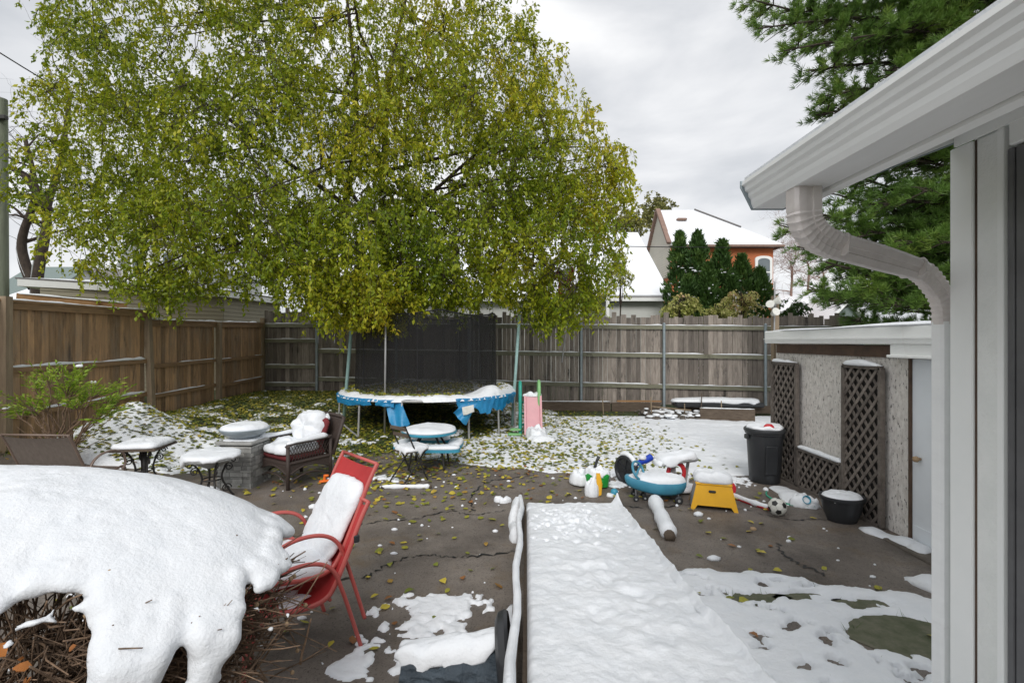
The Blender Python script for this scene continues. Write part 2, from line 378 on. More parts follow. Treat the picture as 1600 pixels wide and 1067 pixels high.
def layer(m, col, scale, lo, hi, amt=1.0, stretch=(1,1,1), seed=0):      # extra patch colour over a material
    nt = m.node_tree; N = nt.nodes; Lk = nt.links; bs = N['Principled BSDF']; src = bs.inputs['Base Color'].links[0].from_socket
    tc = N.new('ShaderNodeTexCoord'); mp = N.new('ShaderNodeMapping'); mp.inputs['Scale'].default_value = stretch; mp.inputs['Location'].default_value = (seed,seed*2,seed)
    Lk.new(tc.outputs['Object'], mp.inputs['Vector']); n = N.new('ShaderNodeTexNoise'); n.inputs['Scale'].default_value = scale; n.inputs['Detail'].default_value = 7; n.inputs['Roughness'].default_value = .7
    Lk.new(mp.outputs[0], n.inputs['Vector']); r = N.new('ShaderNodeMapRange'); r.inputs[1].default_value = lo; r.inputs[2].default_value = hi; r.inputs[4].default_value = amt
    Lk.new(n.outputs['Fac'], r.inputs[0]); x = N.new('ShaderNodeMix'); x.data_type = 'RGBA'; x.inputs[7].default_value = (*col,1); Lk.new(r.outputs[0], x.inputs[0]); Lk.new(src, x.inputs[6]); Lk.new(x.outputs[2], bs.inputs['Base Color'])
layer(M['asphalt'], (.16,.115,.07), 2.3, .52, .68, .7, seed=2)
layer(M['asphalt'], (.035,.028,.024), 1.1, .50, .72, .75, seed=5)
layer(M['asphalt'], (.03,.025,.022), 70, .54, .64, .85, seed=9)
layer(M['asphalt'], (.34,.30,.26), 120, .62, .70, .8, seed=21)
layer(M['shedwall'], (.12,.11,.09), 1.6, .60, .80, .7, (1,1,.6), seed=4)
layer(M['white'], (.46,.44,.38), 2.2, .60, .85, .45, (2,2,.35), seed=12)
layer(M['alum'], (.42,.40,.37), 3, .60, .85, .4, (2,.5,2), seed=14)
layer(M['yellow'], (.55,.40,.12), 9, .58, .70, .6, seed=3)
layer(M['carblue'], (.22,.34,.38), 9, .60, .72, .5, seed=3)
layer(M['black'], (.09,.09,.09), 5, .58, .75, .4, seed=3)
layer(M['fenceB'], (.05,.045,.04), 1.0, .52, .75, .6, (3,3,.5), seed=6)
layer(M['fenceL'], (.30,.24,.18), 1.2, .50, .66, .6, (1,2,.5), seed=8)
layer(M['fenceL'], (.05,.04,.035), 1.8, .56, .70, .7, (1,3,.6), seed=15)
layer(M['stone'], (.06,.075,.035), 4, .45, .6, .8, seed=3)
# ---------------------------------------------------------------- terrain and snow fields
def terr(x, y):
    s = sst(0, 1, (1.5-np.asarray(x, float))/5.5); t = sst(8.5, 13.5, y)
    t2 = sst(4.8, 7.4, -np.asarray(x, float))*sst(5.5, 8.5, y)
    return .48*np.maximum(s*t, .85*t2)
def yedge(x):
    return np.interp(x, [-9,-5,-4,-3,-2.2,-1.2,.5,2,4.1], [7.3,7.4,7.6,8.5,8.7,8.25,7.6,7.45,7.4])
def lawn_snow(x, y):
    """snow depth above terrain on the lawn, negative where bare"""
    e = yedge(x)+.18*fbm(x*1.7, y*1.7, 2, 3)
    m = np.clip((y-e)/.25, -1, 1)
    left = sst(.5, -3.2, x)                      # bare, leafy side under the tree
    under = np.exp(-(((x+1.9)/2.1)**2+((y-11.7)/1.7)**2)**2)
    back = sst(11.5, 13.8, y)*sst(2.4, -1, x)
    n = fbm(x*3.2, y*3.2, 0, 4); n2 = fbm(x*8, y*8, 5, 3)
    cov = .62-.68*left-.8*under-.35*back+.75*n+.35*n2
    bed = sst(13.05, 13.4, y+.25*n)*sst(.8, 1.6, x); cov = cov-1.4*bed
    mound = np.exp(-(((x+6.45)/.75)**2+((y-8.3)/.8)**2)); mound2 = np.exp(-(((x+5.3)/.7)**2+((y-8.5)/.5)**2))
    cov = cov+2.2*mound+1.2*mound2
    cov = np.minimum(cov, m*.8+.1*n)
    d = .035*np.sqrt(np.clip(cov, 0, 1))+.012*n*(cov > 0)+.006*n2*(cov > 0)
    d = np.where(cov > 0, np.maximum(d, .004), np.maximum(cov*.25, -.03))
    return d+(mound*.6+mound2*.2)*(cov > 0)*(1+.25*n)
def front_snow(x, y):
    """snow over the flagstones to the right of the ramp"""
    n = fbm(x*2.1, y*2.1, 9, 4); n2 = fbm(x*9, y*9, 4, 3)
    top = np.interp(x, [.9,1.25,1.6,2,2.4,2.9,3.4], [4.25,4.33,4.3,4.25,4.15,4.0,3.75])+.12*n+.05*n2
    m = np.clip((top-y)/.12, -1, 1)
    c = .9+.3*n
    def hole(cx, cy, rx, ry, k=1.6):
        return k*(1+.7*n2)*np.exp(-(((x-cx+.09*n)/rx)**2+((y-cy+.10*n2)/ry)**2)**1.2)
    c = c-hole(2.72,3.34,.33,.25,2.6)-hole(1.9,3.84,.24,.06)-hole(2.35,3.86,.22,.05)-hole(2.66,3.75,.3,.06)-hole(2.5,3.98,.12,.03)
    for hx, hy in [(1.72,3.32),(1.66,3.22),(2.07,3.08),(1.9,2.8),(2.17,2.78),(2.28,3.35),(1.5,2.9),(2.4,2.9),(1.93,3.45),(1.6,2.6),(2.55,2.95),(1.45,3.55),(2.1,4.02),(2.0,3.5),(1.85,3.0),(2.45,3.2),(2.7,2.8),(1.55,3.9),(2.25,4.1),(1.75,2.75),(2.3,2.6),(1.35,4.05),(2.15,3.3)]:
        c = c-hole(hx, hy, .055, .04, 2.3)
    for k in range(30):
        hx = 1.3+1.5*((k*.618) % 1); hy = 2.3+1.9*((k*.377+.2) % 1); c = c-hole(hx, hy, .022, .018, 2.2)
    c = np.minimum(c, m+.2*n)
    return np.where(c > 0, .05*np.sqrt(np.clip(c,0,1))+.012*n+.006*n2, np.maximum(c*.2, -.03))
def snow_sheet(name, x0, x1, y0, y1, st, fn, base, m):
    xs = np.arange(x0, x1+st, st); ys = np.arange(y0, y1+st, st)
    X, Y = np.meshgrid(xs, ys, indexing='ij'); D = fn(X, Y); Z = base(X, Y)+D
    nx, ny = X.shape; idx = np.arange(nx*ny).reshape(nx, ny)
    fa = np.stack([idx[:-1,:-1], idx[1:,:-1], idx[1:,1:], idx[:-1,1:]], -1)
    ok = (np.maximum(np.maximum(D[:-1,:-1], D[1:,:-1]), np.maximum(D[1:,1:], D[:-1,1:])) > -.001)
    fa = fa[ok]; used = np.unique(fa); rm = np.full(nx*ny, -1); rm[used] = np.arange(len(used))
    V = np.stack([X.ravel(), Y.ravel(), Z.ravel()], -1)[used]
    return obj(name, mesh_np(name, V, rm[fa]), m, smooth=True)
# ---------------------------------------------------------------- leaves
def leaves(pos, dirs, L, W, tint, fold=.25):
    """folded four-cornered leaves; pos, dirs (n,3)"""
    n = len(pos); d = dirs/np.linalg.norm(dirs, axis=1, keepdims=True)
    r = RNG.normal(size=(n,3)); s = np.cross(d, r); s /= np.linalg.norm(s, axis=1, keepdims=True)+1e-9
    u = np.cross(s, d); L = np.broadcast_to(L, n)[:,None]; W = np.broadcast_to(W, n)[:,None]
    a = pos; t = pos+d*L; l = pos+d*L*.42+s*W*.5+u*W*fold; rr = pos+d*L*.42-s*W*.5+u*W*fold
    V = np.concatenate([a, l, t, rr]); i = np.arange(n)
    Fa = np.concatenate([np.stack([i, i+n, i+2*n], -1), np.stack([i, i+2*n, i+3*n], -1)])
    return V, Fa, np.concatenate([tint, tint])
# ================================================================ ground, patio, snow
def ground():
    f = list(np.arange(-14, 14.01, .25)); o = [-400,-200,-100,-60,-40,-28,-20,-16]
    xs = np.array(o+f+[-v for v in o][::-1]); ys = np.array([-60,-30,-15,-8,-4]+list(np.arange(-2, 24, .25))+[27,32,40,60,100,200,500])
    X, Y = np.meshgrid(xs, ys, indexing='ij'); Z = terr(X, Y)+.01*fbm(X*2, Y*2)-.012
    nx, ny = X.shape; idx = np.arange(nx*ny).reshape(nx, ny)
    fa = np.stack([idx[:-1,:-1], idx[1:,:-1], idx[1:,1:], idx[:-1,1:]], -1).reshape(-1,4)
    struct(obj('ground', mesh_np('ground', np.stack([X.ravel(),Y.ravel(),Z.ravel()],-1), fa), M['ground'], smooth=True))
    def asph(x, y):
        e = yedge(x)+.25+.1*fbm(x*2,y*2); return np.where(y < e, .006+.004*fbm(x*.8,y*.8,1,2), -.03)
    struct(snow_sheet('patio', -9, 4.3, -2, 9.4, .1, asph, terr, M['asphalt']))
    o = snow_sheet('snow_covered_lawn', -8.0, 8.0, 7.0, 15.6, .04, lawn_snow, terr, M['snow']); struct(o)
    o = snow_sheet('snow_on_flagstones', .95, 4.2, .6, 4.6, .02, front_snow, terr, M['snow']); struct(o)
ground()
# flagstones showing through the front snow
for i, (x, y, rx, ry, lab) in enumerate([(2.72,3.34,.42,.33,'large mossy flagstone bare of snow by the white downspout'),(1.9,3.84,.33,.1,'narrow strip of wet flagstone showing through snow right of the ramp, leftmost of the three'),(2.35,3.86,.27,.09,'middle of the three bare stone strips in the snow beyond the ramp'),(2.7,3.75,.3,.1,'bare stone strip in the snow nearest the shed door')]):
    mb = MB(); n = 18; e = [1+.18*U(-1,1) for _ in range(n)]
    mb.prism([(x+rx*e[k]*math.cos(2*PI*k/n), y+ry*e[k]*math.sin(2*PI*k/n)) for k in range(n)], 'z', -.03, .014)
    tag(obj('flagstone', mb, M['stone']), lab, 'stone slab')
# small wet snow remains lying on the asphalt
def splat(name, lab, c, r, seed, n=None, h=.022, st=.012):
    cx, cy = c
    def fn(x, y):
        nn = fbm(x*5+seed, y*5, seed, 4); n2 = fbm(x*14, y*14+seed, 2, 2)
        q = 1-(((x-cx)/r[0])**2+((y-cy)/r[1])**2)
        k = q*.75+nn*2.1+.5*n2-.42
        k = np.minimum(k, q*3)
        return np.where(k > 0, h*np.sqrt(np.clip(k*2, 0, 1))*(1+.4*n2)+.008, -.02)
    o = snow_sheet(name, cx-r[0]*1.1, cx+r[0]*1.1, cy-r[1]*1.1, cy+r[1]*1.1, st, fn, terr, M['snow'])
    tag(o, lab, 'snow patch', kind='stuff')
splat('snow_patch', 'melting lacy snow patch on asphalt left of the ramp', (-.55, 3.66), (.55,.34), 3.3)
splat('snow_patch', 'thin broken snow under the legs of the red chairs', (-.92, 3.12), (.3,.22), 8.1, h=.014)
splat('snow_patch', 'snow remains around the trolley toy and swing car', (2.3, 7.05), (1.35,.4), 1.7)
splat('snow_patch', 'snow lying on the asphalt between side tables and pedestal', (-4.45, 6.35), (.55,.5), 5.2, h=.03)
splat('snow_patch', 'snow bits beside the black folding chair', (-1.75, 7.2), (.35,.2), 12.2)
def wedge(lab, pts, w, h, m='snow'):       # banked snow along a wall foot
    mb = MB(); mb.rope(pts, w, h, step=.05, amp=.9); tag(obj('snow_bank', mb, M[m], smooth=True), lab, 'snow bank', kind='stuff')
wedge('snow bank along lattice foot between trash can and planter', [(3.72,6.85,0),(3.72,6.45,0),(3.6,6.2,0),(3.75,5.9,0)], .3, .07)
wedge('thin snow bank along shed wall between planter and door', [(3.82,5.3,0),(3.95,5.0,0),(4.0,4.75,0),(3.92,4.62,0)], .2, .06)
wedge('snow heap at the threshold beside the shed door', [(3.42,4.2,0),(3.5,4.0,0),(3.55,3.8,0)], .2, .06)
# snow crumbs
mb = MB()
for k in range(210):
    x = U(-4.5, 3.6); y = U(3.0, 7.6)
    if -.1 < x < 1.6 and y < 6.2: continue
    r = U(.008,.026)*(1 if k % 9 else 1.9); mb.lathe([(0,0),(r,r*.1),(r*.95,r*.6),(r*.3,r)], (x,y,.004), 6, sc=(U(.7,1.6),U(.7,1.2)))
tag(obj('snow_crumbs', mb, M['snow'], smooth=True), 'small crumbs of snow scattered over the brown asphalt', 'snow', kind='stuff')
mb = MB()
for (px0, py0, px1, py1) in []: pass
def ribbon(pts, w):
    pts = smoothpath([((px-CX)/F*(F*H/(py-CY)), F*H/(py-CY), .0125) for px, py in pts], 14); vs = []
    for i, p in enumerate(pts):
        d = (pts[min(i+1,len(pts)-1)]-pts[max(i-1,0)]).normalized(); s = Vector((-d.y, d.x, 0))
        ww = w*(.75+1.1*float(vn(i*.9, w*99))); j = .03*float(vn(i*.8, 3))+.008*float(vn(i*2.1, 8)); vs += [p+s*(ww/2+j), p-s*(ww/2-j)]
    return vs, [(2*i, 2*i+1, 2*i+3, 2*i+2) for i in range(len(pts)-1)]
for pts, w in [([(480,905),(560,905),(590,893),(625,876),(665,868),(700,871),(745,870),(812,862)], .022),
               ([(560,822),(600,815),(650,812),(700,800),(740,805),(790,798)], .018), ([(742,800),(735,780),(760,755),(800,748),(840,742)], .024),
               ([(965,788),(1010,795),(1080,790),(1150,795),(1230,812),(1300,812)], .02), ([(1215,850),(1225,868),(1255,885),(1290,900)], .028),
               ([(1020,793),(1015,775),(980,770)], .02), ([(400,845),(470,838),(530,832)], .02)]:
    mb.add(*ribbon(pts, w))
struct(obj('patio_cracks', mb, M['crack']))
# fallen leaves
def fallen(name, lab, n, xr, yr, dens, zf, L=(.055,.095), yel=0.0):
    x = RNG.uniform(*xr, n*4); y = RNG.uniform(*yr, n*4); p = dens(x, y); k = RNG.random(n*4) < p
    x = x[k][:n]; y = y[k][:n]; m = len(x); a = RNG.uniform(0, 2*PI, m)
    d = np.stack([np.cos(a), np.sin(a), RNG.uniform(-.12,.35, m)], -1)
    pos = np.stack([x, y, zf(x, y)+.006], -1); l = RNG.uniform(*L, m)
    n0 = d/np.linalg.norm(d,axis=1,keepdims=True); s = np.stack([-n0[:,1], n0[:,0], RNG.uniform(-.4,.4,m)], -1); u = np.cross(n0, s); u *= np.sign(u[:,2:3])
    l_ = l[:,None]; w_ = l_*RNG.uniform(.5,.8,m)[:,None]; c = RNG.uniform(-.05,.3,m)[:,None]
    V = [pos-n0*l_*.5, pos-n0*l_*.22+s*w_*.42+u*w_*c, pos+n0*l_*.15+s*w_*.5+u*w_*c, pos+n0*l_*.55, pos+n0*l_*.15-s*w_*.5+u*w_*c, pos-n0*l_*.22-s*w_*.42+u*w_*c]
    V = np.concatenate(V); V[:,2] = np.maximum(V[:,2], np.tile(pos[:,2],6)-.004); i = np.arange(m)
    Fa = np.concatenate([np.stack([i, i+5*m, i+m],-1), np.stack([i+m, i+5*m, i+4*m],-1), np.stack([i+m,i+4*m,i+2*m],-1), np.stack([i+2*m, i+4*m, i+3*m],-1)])
    t = np.clip(RNG.beta(1.6,2.0,m)+yel, 0, 1); tag(obj(name, mesh_np(name, V, Fa, np.tile(t,4)), M['fallen']), lab, 'leaves', kind='stuff')
zl = lambda x, y: terr(x, y)+np.maximum(lawn_snow(x, y), 0)
fallen('fallen_leaves', 'green and yellow leaves littering the snowy lawn under the tree', 23000, (-8,3.8), (7.2,15.3),
       lambda x, y: np.clip((sst(-.5,-4.5,x)*1.3+.50*sst(4.2,-.5,x)+.02)*sst(-.1,.3,y-yedge(x)), 0, 1)*(.55+.45*(fbm(x*2,y*2,3,3)>-.1)), zl)
fallen('fallen_leaves', 'yellow leaves scattered on the brown asphalt', 1500, (-4.8,3.6), (3.2,8.6),
       lambda x, y: (np.exp(-(((x+1.7)/1.9)**2+((y-8.0)/1.5)**2))*1.0+.10*np.exp(-((x+.5)/3)**2))*(1-((x>-.1)&(x<1.5)&(y<6.1)))*(y<yedge(x)+.2), lambda x,y: terr(x,y)+.014, L=(.06,.1), yel=.25)
# rough grass tufts on the lawn
def grass():
    n = 26000; x = RNG.uniform(-8,4.3,n); y = RNG.uniform(7.3,15.3,n); s = lawn_snow(x,y)
    e = y > yedge(x)+.05; keep = e & ((s < 0.0) | (RNG.random(n) < .02)) & (RNG.random(n) < np.where(x < 1, .8, .6)) & ~((x > 1) & (y > 13.2)); x = x[keep]; y = y[keep]; m = len(x)
    z = terr(x,y)-.005; a = RNG.uniform(0,2*PI,m); h = RNG.uniform(.03,.085,m); w = .006
    b = np.stack([x,y,z],-1); s_ = np.stack([np.cos(a),np.sin(a),0*a],-1)*w; t = b+np.stack([np.sin(a)*h*RNG.uniform(-.7,.7,m), np.cos(a)*h*RNG.uniform(-.7,.7,m), h],-1)
    V = np.concatenate([b-s_, b+s_, t]); i = np.arange(m)
    # blades by the flagstones
    return tag(obj('grass', mesh_np('grass', V, np.stack([i,i+m,i+2*m],-1), RNG.random(m)), M['grass']), 'short dark green grass between snow on the lawn', 'grass', kind='stuff')
grass()
def front_grass():
    n = 9000; x = RNG.uniform(1.2,3.2,n); y = RNG.uniform(2.4,4.3,n); s = front_snow(x,y); k = (np.abs(s+.004) < .012) & (RNG.random(n) < .5) & (y < 4.15)
    x = x[k]; y = y[k]; m = len(x); a = RNG.uniform(0,2*PI,m); h = RNG.uniform(.03,.08,m); b = np.stack([x,y,0*x],-1)
    s_ = np.stack([np.cos(a),np.sin(a),0*a],-1)*.003; t = b+np.stack([np.sin(a)*h*.7, np.cos(a)*h*.7, h],-1); V = np.concatenate([b-s_,b+s_,t]); i = np.arange(m)
    tag(obj('grass', mesh_np('grass', V, np.stack([i,i+m,i+2*m],-1), RNG.random(m)), M['grass']), 'small green weeds poking out around the flagstones', 'grass', kind='stuff')
front_grass()
# ================================================================ fences
A = Vector((-8.07, 15.7, 0)); B = Vector((7.75, 14.2, 0)); FD = (B-A).normalized(); FN = Vector((-FD.y, FD.x, 0))
def fence_at(px):      # point of the back fence line seen at column px
    k = (px-CX)/F; t = (k*A.y-A.x)/(FD.x-k*FD.y); return A+FD*t
def back_fence():
    t = thing('back_fence', 'tall grey weathered board fence across the back of the yard with three mossy rails', 'fence', (0,14.95,0))
    posts = [412,496,620,733,908,1037,1195,1345]
    zt = lambda px: np.interp(px,[412,900,1200,1345],[2.63,2.56,2.5,2.48]); zb = lambda px: np.interp(px,[412,700,900,1200,1345],[.93,.85,.80,.71,.70])
    zg = lambda px: np.interp(px,[412,700,900,1200,1345],[.5,.38,.30,.25,.2])
    for i, (a, b) in enumerate(zip(posts[:-1], posts[1:])):
        pa, pb = fence_at(a), fence_at(b); L = (pb-pa).length; mb = MB(); s = 0
        while s < L-.02:
            w = min(U(.125,.155), L-s); p = pa+FD*(s+w/2); px = a+(b-a)*s/L
            top = zt(px)+(.40 if px < 482 else .27)+U(-.05,.05)+(.08 if int(s*7.3+i) % 5 == 0 else 0); bot = zg(px)-.12
            gap = U(.003,.008) if random.random() > .07 else .018
            an = math.atan2(FD.y, FD.x)+U(-.02,.02)
            q = p+FN*(.045+U(0,.012)); mb.box((q.x,q.y,(top+bot)/2), (w-gap,.018,top-bot), Matrix.Rotation(an,4,'Z') @ Matrix.Rotation(U(-.004,.004),4,'Y'), U(0,1)); s += w
        obj('board_panel', mb, M['fenceB'], t, True)
        rs = [(zt(a), zt(b))]+([(2.13,2.13),(1.30,1.30),(.72,.72)] if i == 0 else [((zt(a)+zb(a))/2+.04, (zt(b)+zb(b))/2+.04), (zb(a), zb(b))])
        for za, zb_ in rs:
            r = MB(); r.beam(pa+FN*0+Vector((0,0,za-.06)), pb+Vector((0,0,zb_-.06)), .045, .12, tint=U(.2,.8)); ro = obj('rail', r, M['railB'], t, True)
            sn = MB(); sn.rope([pa+FN*.0+Vector((.03,-.004,za)), pb+Vector((-.03,-.004,zb_))], .052, U(.018,.03), gap=.1 if i else .03, step=.07, amp=.8)
            if sn.v: obj('snow', sn, M['snow'], ro, True, smooth=True)
    for k, px in enumerate(posts):
        p = fence_at(px)-FN*.05; mb = MB(); zz = zt(px)+.03
        if k == 0: mb.box((p.x,p.y,(zz+.1)/2+.1), (.11,.11,zz)); obj('post', mb, M['postL'], t, True)
        else:
            mb.tube([(p.x,p.y,0),(p.x,p.y,zz)], .042, 12); o = obj('post', mb, M['galv'], t, True, auto=50)
            mb = MB(); mb.lathe([(.0,0),(.046,0),(.046,.02),(.02,.045),(0,.05)], (p.x,p.y,zz), 12); obj('post_cap', mb, M['galv'], o, True, smooth=True)
back_fence()
def left_fence():
    t = thing('side_fence', 'brown cedar board fence along the left side with grey posts', 'fence', (-8.07,10,.3))
    X = -8.07; ps = [4.6,7.62,10.68,13.16,15.62]
    tops = [(2.70,2.68),(2.68,2.70),(2.50,2.55),(2.55,2.62)]
    for i in range(4):
        y0, y1 = ps[i], ps[i+1]; z0, z1 = tops[i]; y = y0+.05; mb = MB()
        while y < y1-.06:
            w = min(U(.11,.15), y1-.05-y); f = (y-y0)/(y1-y0); zt = z0+(z1-z0)*f-.05; zb = float(terr(X+.3, y))-.05
            mb.box((X-.02+U(-.004,.004), y+w/2, (zt+zb)/2), (.02, w-U(.004,.009), zt-zb), None, U(0,1)); y += w
        obj('board_panel', mb, M['fenceL'], t, True)
        for q, (fa, hh) in enumerate([(0,.11),(.47,.09),(.80,.09)]):
            zA = z0-fa*(z0-.45); zB = z1-fa*(z1-.50)
            r = MB(); r.beam((X+.025,y0+.05,zA-hh/2), (X+.025,y1-.05,zB-hh/2), .05, hh); ro = obj('rail', r, M['railL'], t, True)
            sn = MB(); sn.rope([(X+.026,y0+.08,zA),(X+.026,y1-.08,zB)], .06 if q else .04, .03 if i < 2 else .015, gap=.12 if i < 2 else .35, step=.06, amp=.8)
            if sn.v and not q == 0: obj('snow', sn, M['snow'], ro, True, smooth=True)
        c = MB(); c.beam((X,y0,z0+.018),(X,y1,z1+.018),.14,.035); co = obj('cap_rail', c, M['railL'], t, True)
        sn = MB(); sn.rope([(X,y0,z0+.036),(X,y1,z1+.036)], .12, .025, gap=.1, step=.06, amp=.7)
        if sn.v: obj('snow', sn, M['snow'], co, True, smooth=True)
    for i, y in enumerate(ps[:-1]):
        mb = MB(); zt = 2.76 if i < 3 else 2.58; lean = .08 if i == 2 else 0
        mb.beam((X+.09+lean*.4,y,.2),(X+.09-lean,y,zt),.11,.11,up=Vector((0,1,0))); obj('post', mb, M['postL'], t, True)
left_fence()
# ================================================================ shed on the right
def shed():
    t = thing('garden_shed', 'flat roofed shed with flaking grey white wall and pale blue door', 'shed', (5.5,5.7,0))
    X = 4.1
    mb = MB(); mb.prism([(X,4.97),(X+3.2,4.97),(X+3.2,7.5),(X,7.5)], 'z', -.05, 2.0); mb.prism([(X+.12,3.2),(X+3.2,3.2),(X+3.2,4.965),(X+.12,4.965)], 'z', -.05, 2.0); obj('wall', mb, M['shedwall'], t, True)
    mb = MB(); mb.box((X-.012,6.3,1.94),(.024,2.3,.13)); obj('trim_board', mb, M['seam'], t, True)
    mb = MB(); mb.boxb((X+1.62,5.35,2.115),(3.5,4.5,.19),.012); fo = obj('roof', mb, M['white'], t, True)
    mb = MB(); mb.box((X-.142,5.35,2.085),(.012,4.5,.012)); obj('drip_edge', mb, M['alum'], fo, True)
    mb = MB(); mb.pillow((X+1.62,5.35,2.205),1.77,2.27,.05,p=12,n=120,edge=.004,amp=.3); obj('snow', mb, M['snow'], fo, True, smooth=True)
    mb = MB(); mb.boxb((X-.055,4.3,1.965),(.10,1.62,.12),.006); mb.boxb((X-.065,4.3,1.895),(.13,1.66,.03),.006); obj('door_header', mb, M['white'], t, True)
    mb = MB(); mb.box((X+.02,4.52,.955),(.035,.86,1.83)); d = obj('door', mb, M['door'], t, True)
    mb = MB(); mb.box((X+.002,4.52,.10),(.012,.84,.16)); obj('kick_plate', mb, M['door'], d, True)
    mb = MB(); mb.tube([(X,4.85,.87),(X-.045,4.85,.87)],.014,10); mb.lathe([(0,-.03),(.02,-.028),(.03,-.01),(.028,.012),(.012,.022),(0,.022)],(0,0,0),14,Matrix.Translation((X-.05,4.85,.87)) @ Matrix.Rotation(-PI/2,4,'Y')); obj('door_knob', mb, M['bud'], d, True, smooth=True)
    mb = MB(); mb.box((X-.003,4.958,.96),(.05,.018,1.86)); mb.box((X-.003,4.07,.96),(.05,.05,1.86)); obj('door_frame', mb, M['seam'], t, True)
    mb = MB(); mb.boxb((X-.12,4.5,-.0),(.3,1.0,.05),.01); obj('threshold', mb, M['rock'], t, True)
shed()
def lattice(lab, y0, y1, z0, z1, x=4.035, snow=True):
    t = thing('trellis_panel', lab, 'trellis', (x,(y0+y1)/2,z0), 0, 'grey wooden lattice panels against the shed wall')
    W = y1-y0; Hh = z1-z0; mb = MB(); st = .135; hw = .0165
    def clip(c, sgn):
        # line z = c + sgn*y within the rectangle [0,W]x[0,H]
        pts = []
        for y in (0, W):
            z = c+sgn*y
            if 0 <= z <= Hh: pts.append((y, z))
        for z in (0, Hh):
            y = (z-c)/sgn
            if 0 < y < W: pts.append((y, z))
        return pts[:2] if len(pts) >= 2 else None
    k = -30
    for layer, sgn in ((0, 1), (1, -1)):
        for k in range(-40, 60):
            c = k*st*1.2; seg = clip(c, sgn*1.25)
            if seg:
                (a, b), (c2, d) = seg; xx = x-.012*layer-.004
                if math.hypot(a-c2,b-d) > .04: mb.beam((xx,y0+a,z0+b),(xx,y0+c2,z0+d), hw*2, .010, up=Vector((1,0,0)), tint=U(0,1))
    obj('slats', mb, M['lattice'], t, True)
    bk = MB(); bk.box((x+.028,(y0+y1)/2,(z0+z1)/2),(.006,W-.01,Hh-.01)); obj('gap_shade_sheet', bk, M['gapshade'], t, True)  # added dark sheet: shade of the lattice gaps as plain colour
    fr = MB()
    for a, b in (((y0,z0),(y0,z1)),((y1,z0),(y1,z1)),((y0,z1),(y1,z1)),((y0,z0),(y1,z0))):
        fr.beam((x-.006,a[0],a[1]),(x-.006,b[0],b[1]),.045,.05,up=Vector((1,0,0)),tint=.2)
    obj('frame', fr, M['lattice'], t, True)
    if snow:
        sn = MB(); sn.rope([(x-.006,y0-.01,z1+.02),(x-.006,y1+.01,z1+.02)],.07,.032,step=.03,amp=.9); obj('snow', sn, M['snow'], t, True, smooth=True)
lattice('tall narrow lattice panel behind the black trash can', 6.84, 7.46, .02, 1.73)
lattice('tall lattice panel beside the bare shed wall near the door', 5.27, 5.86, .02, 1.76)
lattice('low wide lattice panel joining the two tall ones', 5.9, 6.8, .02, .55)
def lamp_post():
    p = P(1211, 500, 7.75); t = thing('wooden_post', 'weathered wooden post standing at the far corner of the shed', 'post', (p.x,p.y,0))
    mb = MB(); mb.beam((p.x,p.y,-.1),(p.x,p.y,2.78),.085,.085,up=Vector((0,1,0))); obj('pole', mb, M['postL'], t, True)
    mb = MB(); mb.tube([(p.x-.04,p.y-.05,2.2),(p.x-.03,p.y-.05,3.0)],.012,8); obj('conduit', mb, M['steel'], t, True)
    for dx, dz, rz in ((-.13,2.62,-.7),(-.08,2.50,.1),(-.05,2.68,.8)):
        mb = MB(); c = Vector((p.x+dx,p.y-.12,dz)); mm = Matrix.Translation(c) @ Matrix.Rotation(rz,4,'Z') @ Matrix.Rotation(R(70),4,'X')
        mb.lathe([(0,-.05),(.03,-.05),(.04,-.02),(.062,.05),(.064,.06),(.05,.062),(0,.055)],(0,0,0),14,mm); o = obj('floodlight', mb, M['ballw'], t, True, auto=40)
        b = MB(); b.beam(c,(p.x-.03,p.y-.05,2.55),.02,.02); obj('bracket', b, M['steel'], o, True)
lamp_post()
